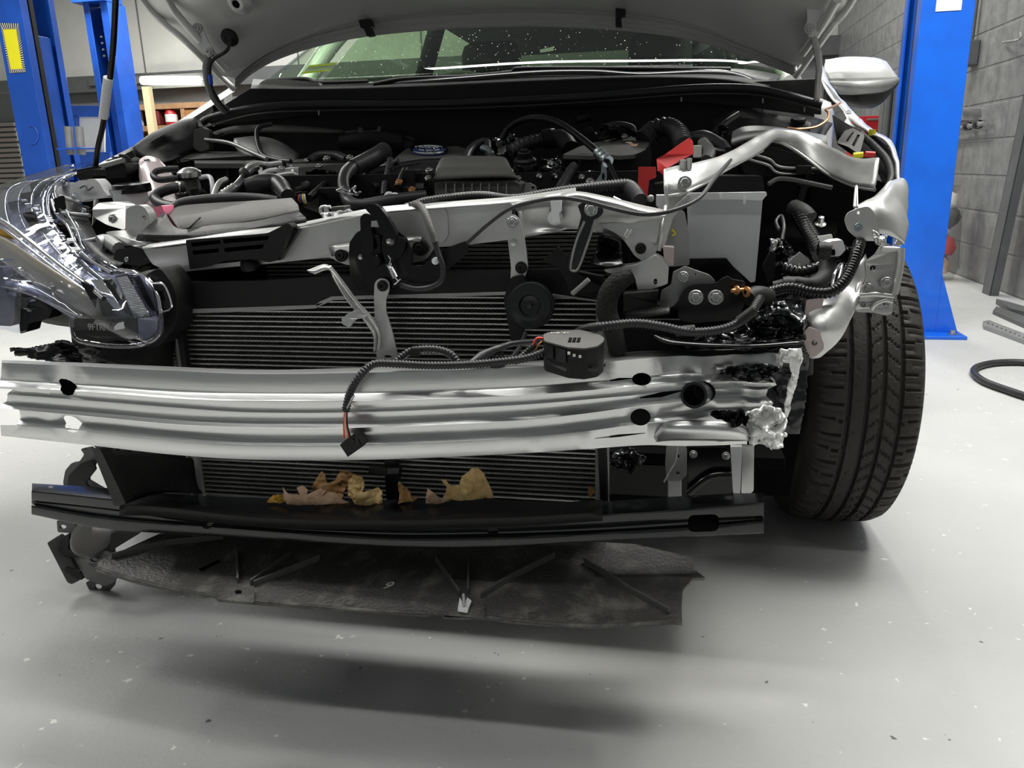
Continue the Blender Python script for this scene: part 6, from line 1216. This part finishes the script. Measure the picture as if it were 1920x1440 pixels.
tube('thin_lead', [(760, 385, .24), (800, 378, .30), (850, 366, .34), (905, 362, .34), (960, 368, .3), (1030, 360, .3)], .003, 'silver_dull', car, sides=6)
# ================= right corner =================
# black control box behind the battery
bx_ = plate('control_box', [(1385, 285), (1440, 296), (1465, 312), (1505, 312), (1565, 316), (1568, 400), (1560, 450), (1440, 440), (1436, 340), (1395, 325)], .62, 'plastic', car, th=.12, rnd=3, bev=.004)
tube('box_edge', [(1384, 283, .61), (1440, 298, .61), (1468, 314, .61), (1566, 316, .61)], .0025, 'silver_dull', bx_); tube('box_edge', [(1400, 298, .605), (1440, 310, .605), (1466, 326, .605), (1566, 328, .605)], .0025, 'silver_dull', bx_)
pbox('box_latch', 1493, 310, 1522, 400, .60, .02, 'plastic', bx_); plate('box_lid', [(1385, 285), (1395, 262), (1480, 285), (1560, 300), (1566, 314), (1466, 312), (1440, 296)], .63, 'plastic', bx_, th=.02)
tube('control_box_strap', [(1440, 345, .55), (1470, 335, .56), (1560, 352, .56)], .004, 'plastic_grey', bx_)
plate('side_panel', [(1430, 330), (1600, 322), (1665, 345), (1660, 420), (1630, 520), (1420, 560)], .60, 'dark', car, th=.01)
# strut tower region top right
loft('strut_tower', [[(1335, 232, 1.0), (1380, 205, 1.05), (1440, 210, 1.05), (1520, 222, 1.02), (1560, 235, 1.0)], [(1338, 250, .96), (1390, 225, 1.0), (1440, 232, 1.0), (1500, 238, .98), (1550, 250, .95)], [(1345, 275, .90), (1400, 260, .9), (1450, 262, .9), (1500, 262, .9), (1540, 275, .88)]], 'plastic', car, nu=5, nv=3, th=.005)
loft('tower_brace', [[(1360, 228, 1.0), (1385, 214, 1.04), (1440, 222, 1.04), (1500, 230, 1.0), (1520, 238, .98)], [(1362, 240, .98), (1388, 228, 1.0), (1440, 238, 1.0), (1498, 246, .97), (1518, 250, .95)]], 'plastic_grey', car, nu=5, th=.01, bump=.003); lathe('plug_cap', (1497, 226, .98), (0, -.4, 1), [(px2m(13, 1), 0), (px2m(11, 1), .006), (px2m(5, 1), .004), (0, .006)], 'plastic', car)
loft('brake_reservoir', [[(1375, 255, .85), (1395, 246, .86), (1430, 245, .86), (1475, 250, .86), (1545, 262, .84)], [(1372, 275, .80), (1395, 268, .80), (1430, 262, .80), (1480, 265, .8), (1550, 285, .8)]], 'silver_dull', car, nu=5, th=.01)
crumple('ground_connector', [(1335, 245), (1350, 232), (1368, 240), (1362, 256), (1345, 262)], .88, 'painted_black', car, amp=.02, fr=40); tube('battery_lead', [(1340, 252, .88), (1360, 232, .9), (1385, 215, .95)], .008, 'hose', car)
lathe('yellow_cap', (1345, 293, .72), (.2, -.2, 1), [(px2m(15, .72), -.01), (px2m(14, .72), 0), (0, .004)], 'yellow', car, label='yellow ringed filler cap'); lathe('cap_top', (1345, 286, .72), (.2, -.2, 1), [(px2m(14, .72), -.004), (px2m(13, .72), .006), (0, .008)], 'plastic', car)
pbox('relay', 1300, 272, 1316, 296, .70, .03, 'paper', car); tube('clear_hose', [(1318, 268, .74), (1330, 285, .7), (1325, 300, .68)], .012, 'silver_dull', car)
# bent silver apron bar sweeping over the battery
ap = loft('apron_bar', [
 [(1247, 320, .24), (1270, 313, .25), (1300, 308, .27), (1345, 296, .33), (1380, 280, .40), (1420, 256, .48), (1450, 243, .54), (1490, 248, .58), (1530, 262, .58), (1570, 282, .54), (1610, 298, .48), (1650, 297, .44)],
 [(1248, 345, .215), (1272, 338, .225), (1310, 325, .26), (1352, 310, .32), (1390, 292, .39), (1425, 268, .47), (1455, 255, .53), (1485, 262, .57), (1520, 282, .565), (1560, 305, .53), (1600, 325, .47), (1645, 330, .42)],
 [(1250, 368, .21), (1285, 360, .215), (1330, 338, .27), (1365, 316, .33), (1400, 298, .40), (1430, 282, .47), (1450, 264, .53), (1480, 272, .57), (1512, 298, .56), (1555, 328, .52), (1600, 347, .46), (1640, 354, .41)]], 'silver', car, nu=6, nv=3, th=.003, bump=.003, label='bent silver apron bar arching over the battery')
bolt(1284, 342, .212, 8, ap); tube('bar_edge', [(1440, 262, .52), (1470, 270, .56), (1505, 292, .56), (1555, 328, .52), (1600, 348, .46), (1640, 356, .41)], .003, 'silver', ap); tube('bar_edge', [(1247, 320, .24), (1248, 345, .213), (1250, 370, .208), (1252, 392, .205)], .003, 'silver', ap)
tube('bar_edge', [(1250, 368, .208), (1285, 361, .213), (1330, 339, .268), (1365, 317, .328), (1430, 283, .47)], .0022, 'silver', ap)
lathe('weld_stud', (1280, 316, .25), (0, -.2, 1), [(0, .012), (.006, .012), (.006, 0), (.009, 0), (.009, -.004)], 'steel', ap, sides=6); lathe('weld_stud', (1292, 313, .25), (0, -.2, 1), [(0, .012), (.004, .012), (.004, -.004)], 'steel', ap, sides=6)
plate('apron_web', [(1250, 372, .21), (1290, 362, .22), (1262, 395, .21), (1250, 400, .21)], .21, 'silver', ap, th=.006, rnd=1)
tube('wire_tag', [(1600, 292, .5), (1618, 290, .5)], .005, 'yellow', car); tube('wire_tag', [(1622, 289, .5), (1640, 290, .5)], .005, 'red_plastic', car)
# crumpled fender remains
fe = loft('right_fender', [
 [(1541, 122, 1.36), (1556, 160, 1.28), (1580, 190, 1.18), (1610, 222, 1.05), (1642, 248, .92), (1672, 268, .80), (1684, 300, .66), (1690, 340, .55), (1696, 400, .42), (1690, 462, .34)],
 [(1538, 145, 1.30), (1548, 172, 1.24), (1568, 195, 1.16), (1598, 228, 1.03), (1630, 250, .92), (1662, 270, .80), (1676, 302, .66), (1684, 345, .55), (1688, 400, .42), (1676, 462, .34)]], 'paint', car, nu=6, th=.003, bump=.004, label='bent remains of the silver front fender at the right')
plate('fender_edge', [(1540, 148, 1.25), (1560, 168, 1.2), (1590, 205, 1.1), (1600, 210, 1.08), (1632, 243, .98), (1620, 246, 1.0), (1600, 238, 1.02), (1583, 230, 1.05), (1588, 222, 1.06), (1582, 210, 1.08), (1592, 206, 1.08), (1565, 185, 1.18), (1548, 158, 1.24)], 1.1, 'white_plastic', fe, th=.003, rnd=1, holes=[(1593, 214, 4, 2), (1600, 230, 4, 1.5)])
plate('fender_tag', [(1630, 242), (1643, 243), (1641, 256), (1628, 254)], .90, 'yellow', fe, th=.002, rnd=1, label='yellow tag')
loft('fender_inside', [[(1560, 215, 1.06), (1600, 238, .98), (1650, 262, .88), (1680, 300, .72), (1688, 345, .6)], [(1570, 270, .95), (1600, 290, .85), (1630, 310, .75), (1650, 330, .66), (1660, 370, .56)]], 'dark', fe, nu=5, th=.003)
plate('liner_vents', [(1585, 245, .85), (1600, 240, .85), (1622, 252, .82), (1612, 290, .75), (1590, 275, .78), (1570, 268, .82)], .8, 'plastic_grey', car, th=.01, rnd=2, holes=[[(1597, 248), (1602, 247), (1590, 266), (1586, 264)], [(1608, 252), (1613, 253), (1602, 275), (1597, 272)]])
tube('fender_liner', [(1612, 250, .84), (1640, 275, .76), (1662, 300, .68), (1670, 330, .6), (1660, 355, .54), (1650, 385, .46)], .007, 'plastic', car, flat=.35)
loft('torn_fender_front', [[(1662, 348, .42), (1672, 342, .43), (1690, 340, .46), (1697, 380, .42)], [(1640, 372, .36), (1660, 365, .35), (1680, 372, .38), (1699, 410, .38)], [(1604, 392, .31), (1640, 395, .30), (1672, 400, .32), (1697, 435, .35)], [(1600, 425, .295), (1635, 432, .285), (1668, 440, .30), (1690, 460, .33)]], 'silver', fe, nu=6, nv=4, th=.003, bump=.012)
rp = plate('fender_bracket', [(1583, 412), (1590, 398), (1610, 390), (1628, 386), (1640, 398), (1650, 440), (1646, 452), (1625, 452), (1605, 446), (1590, 432)], .27, 'silver', car, th=.004, rnd=6, bev=.002, holes=[(1610, 399, 3.2)])
bolt(1610, 426, .268, 3.4, rp, 'zinc', washer=2.2); tube('thin_wire', [(1602, 388, .3), (1604, 360, .34), (1606, 350, .36), (1607, 388, .31)], .0018, 'silver', car, sides=6)
crumple('twisted_tab', [(1636, 432), (1650, 440), (1662, 442), (1664, 455), (1656, 465), (1645, 456), (1636, 448)], .25, 'silver', rp, amp=.012, fr=50)
# lower bracket plate with holes
lp = plate('bumper_side_bracket', [(1622, 490, .25), (1640, 478, .25), (1650, 462, .26), (1680, 462, .27), (1692, 465, .27), (1690, 500, .26), (1678, 550, .25), (1674, 562, .25), (1673, 588, .25), (1660, 592, .25), (1640, 586, .25), (1630, 586, .25), (1605, 585, .25), (1605, 562, .25), (1612, 555, .25), (1618, 545, .25), (1624, 520, .25)], .25, 'silver', car, th=.004, rnd=4, bev=.002, holes=[(1637, 503, 6, 5.5), (1618, 572, 5.5, 5), (1661, 570, 5, 4)])
bolt(1627, 541, .246, 6, lp); bolt(1662, 530, .246, 6.5, lp); tube('bracket_fold', [(1612, 554, .245), (1640, 552, .243), (1675, 556, .245)], .004, 'silver', lp); tube('bracket_fold', [(1634, 580, .245), (1642, 570, .243), (1660, 563, .243), (1674, 566, .243)], .003, 'silver', lp)
tube('bracket_fold', [(1690, 466, .262), (1688, 500, .254), (1677, 552, .246)], .005, 'silver', lp)
# lower apron, crumpled
la = loft('lower_apron', [[(1512, 562, .21), (1550, 556, .23), (1590, 520, .27), (1618, 480, .30)], [(1508, 600, .20), (1550, 590, .19), (1590, 560, .24), (1622, 515, .28)], [(1516, 612, .19), (1548, 615, .18), (1585, 595, .22), (1612, 555, .25)], [(1512, 625, .19), (1535, 640, .18), (1565, 640, .2), (1590, 600, .24)], [(1506, 650, .19), (1518, 668, .18), (1535, 668, .185), (1548, 655, .2)]], 'silver', car, nu=5, nv=5, th=.003, bump=.010, label='crumpled silver lower apron')
plate('apron_ear', [(1508, 622), (1518, 613), (1535, 620), (1545, 645), (1545, 655), (1530, 668), (1518, 672), (1506, 640)], .17, 'pinkish', la, th=.004, rnd=3, bev=.0015, holes=[(1527, 643, 5.5)])
plate('apron_plate', [(1512, 562), (1545, 558), (1540, 590), (1520, 605), (1508, 590)], .195, 'pinkish', la, th=.004, rnd=3)
tube('apron_edge', [(1590, 600, .235), (1600, 570, .25), (1606, 545, .26), (1612, 520, .28)], .003, 'silver', la)
# big convoluted hoses, plugs and wiring near the lamp mount
tube('convoluted_duct', [(1497, 402, .45), (1510, 425, .42), (1525, 450, .38), (1538, 478, .34)], px2m(13.5, .4), 'gloss_black', car, rib=(.0075, .2), sides=18)
tube('duct_cuff', [(1487, 392, .47), (1505, 400, .45), (1515, 412, .44)], px2m(17, .46), 'rubber', car)
tube('wiring_harness', [(1430, 562, .17), (1445, 548, .19), (1480, 540, .20), (1520, 548, .20), (1555, 548, .20), (1580, 530, .21), (1597, 500, .23), (1607, 470, .25), (1612, 455, .27)], .0085, 'gloss_black', car, sides=14, rib=(.005, .15))
tube('wiring_harness', [(1450, 538, .22), (1490, 530, .22), (1520, 535, .22), (1545, 520, .25), (1552, 500, .28), (1545, 485, .32)], [.008, .009, .011, .012, .013, .013], 'rubber', car, sides=14)
tube('wiring_harness', [(1470, 505, .30), (1500, 512, .29), (1530, 505, .29), (1545, 498, .3)], .012, 'gloss_black', car, rib=(.007, .15))
tube('wiring_harness', [(1404, 560, .14), (1420, 552, .15), (1440, 556, .17)], .012, 'rubber', car)
for x, y in ((1478, 534), (1500, 545), (1545, 470)): o = lathe('tape_wrap', (x, y, .215), (1, 0, 0), [(.011, -.008), (.0125, 0), (.011, .008)], 'rubber', car)
wp = plate('lamp_connector', [(1543, 460), (1560, 452), (1580, 450), (1586, 468), (1575, 480), (1552, 482)], .26, 'white_plastic', car, th=.03, rnd=2, label='white plug'); pbox('plug_socket', 1551, 468, 1566, 479, .257, .004, 'dark', wp, rnd=2, bev=0); pbox('red_tab', 1551, 462, 1561, 465, .256, .004, 'red_plastic', wp, bev=0, skew=-3)
plate('white_tag', [(1532, 443), (1560, 439), (1562, 450), (1540, 458)], .30, 'paper', car, th=.002)
lathe('washer_bolt', (1538, 419, .48), (0, -.4, 1), [(px2m(10, .48), -.002), (px2m(10, .48), 0), (px2m(6, .48), .002), (px2m(5, .48), .012), (0, .013)], 'steel', car)
tube('headlamp_can', [(1478, 492, .40), (1498, 500, .34)], [px2m(20, .4), px2m(22, .36)], 'chrome', car, sides=24)
plate('can_plate', [(1480, 490), (1500, 472), (1518, 488), (1512, 506), (1485, 508)], .33, 'silver', car, th=.004, rnd=2, holes=[(1499, 496, 2)])
crumple('wiring_cluster', [(1440, 455), (1475, 445), (1485, 470), (1475, 500), (1445, 500), (1435, 480)], .42, 'painted_black', car, amp=.03, fr=35); crumple('wiring_cluster', [(1440, 450), (1460, 448), (1466, 462), (1450, 470), (1441, 465)], .38, 'silver', car, amp=.02, fr=60, th=.001)
crumple('wiring_cluster', [(1560, 455), (1600, 460), (1605, 480), (1590, 500), (1565, 490)], .29, 'painted_black', car, amp=.025, fr=40)
tube('wire_loop', [(1460, 430, .4), (1455, 415, .42), (1465, 405, .43), (1470, 425, .4), (1466, 450, .38)], .003, 'hose', car); tube('wire_loop', [(1480, 498, .33), (1484, 530, .3), (1478, 540, .28)], .003, 'hose', car); tube('wire_loop', [(1560, 540, .2), (1566, 510, .22), (1578, 495, .25), (1572, 525, .22)], .0025, 'chrome', car)
tube('copper_wire', [(1475, 240, .9), (1500, 242, .9), (1530, 238, .92), (1550, 225, .95), (1553, 212, .98), (1548, 205, 1.0), (1562, 200, 1.05), (1575, 193, 1.1)], .0025, 'copper', car, sides=6)
plate('bracket_arm', [(1430, 500), (1445, 470), (1455, 475), (1452, 520), (1440, 530)], .30, 'plastic', car, th=.01)
# leftover structure: thin crimped tubes behind the torn beam
tube('rail_strut', [(1480, 560, .3), (1500, 600, .3), (1500, 700, .3)], .02, 'plastic', car)
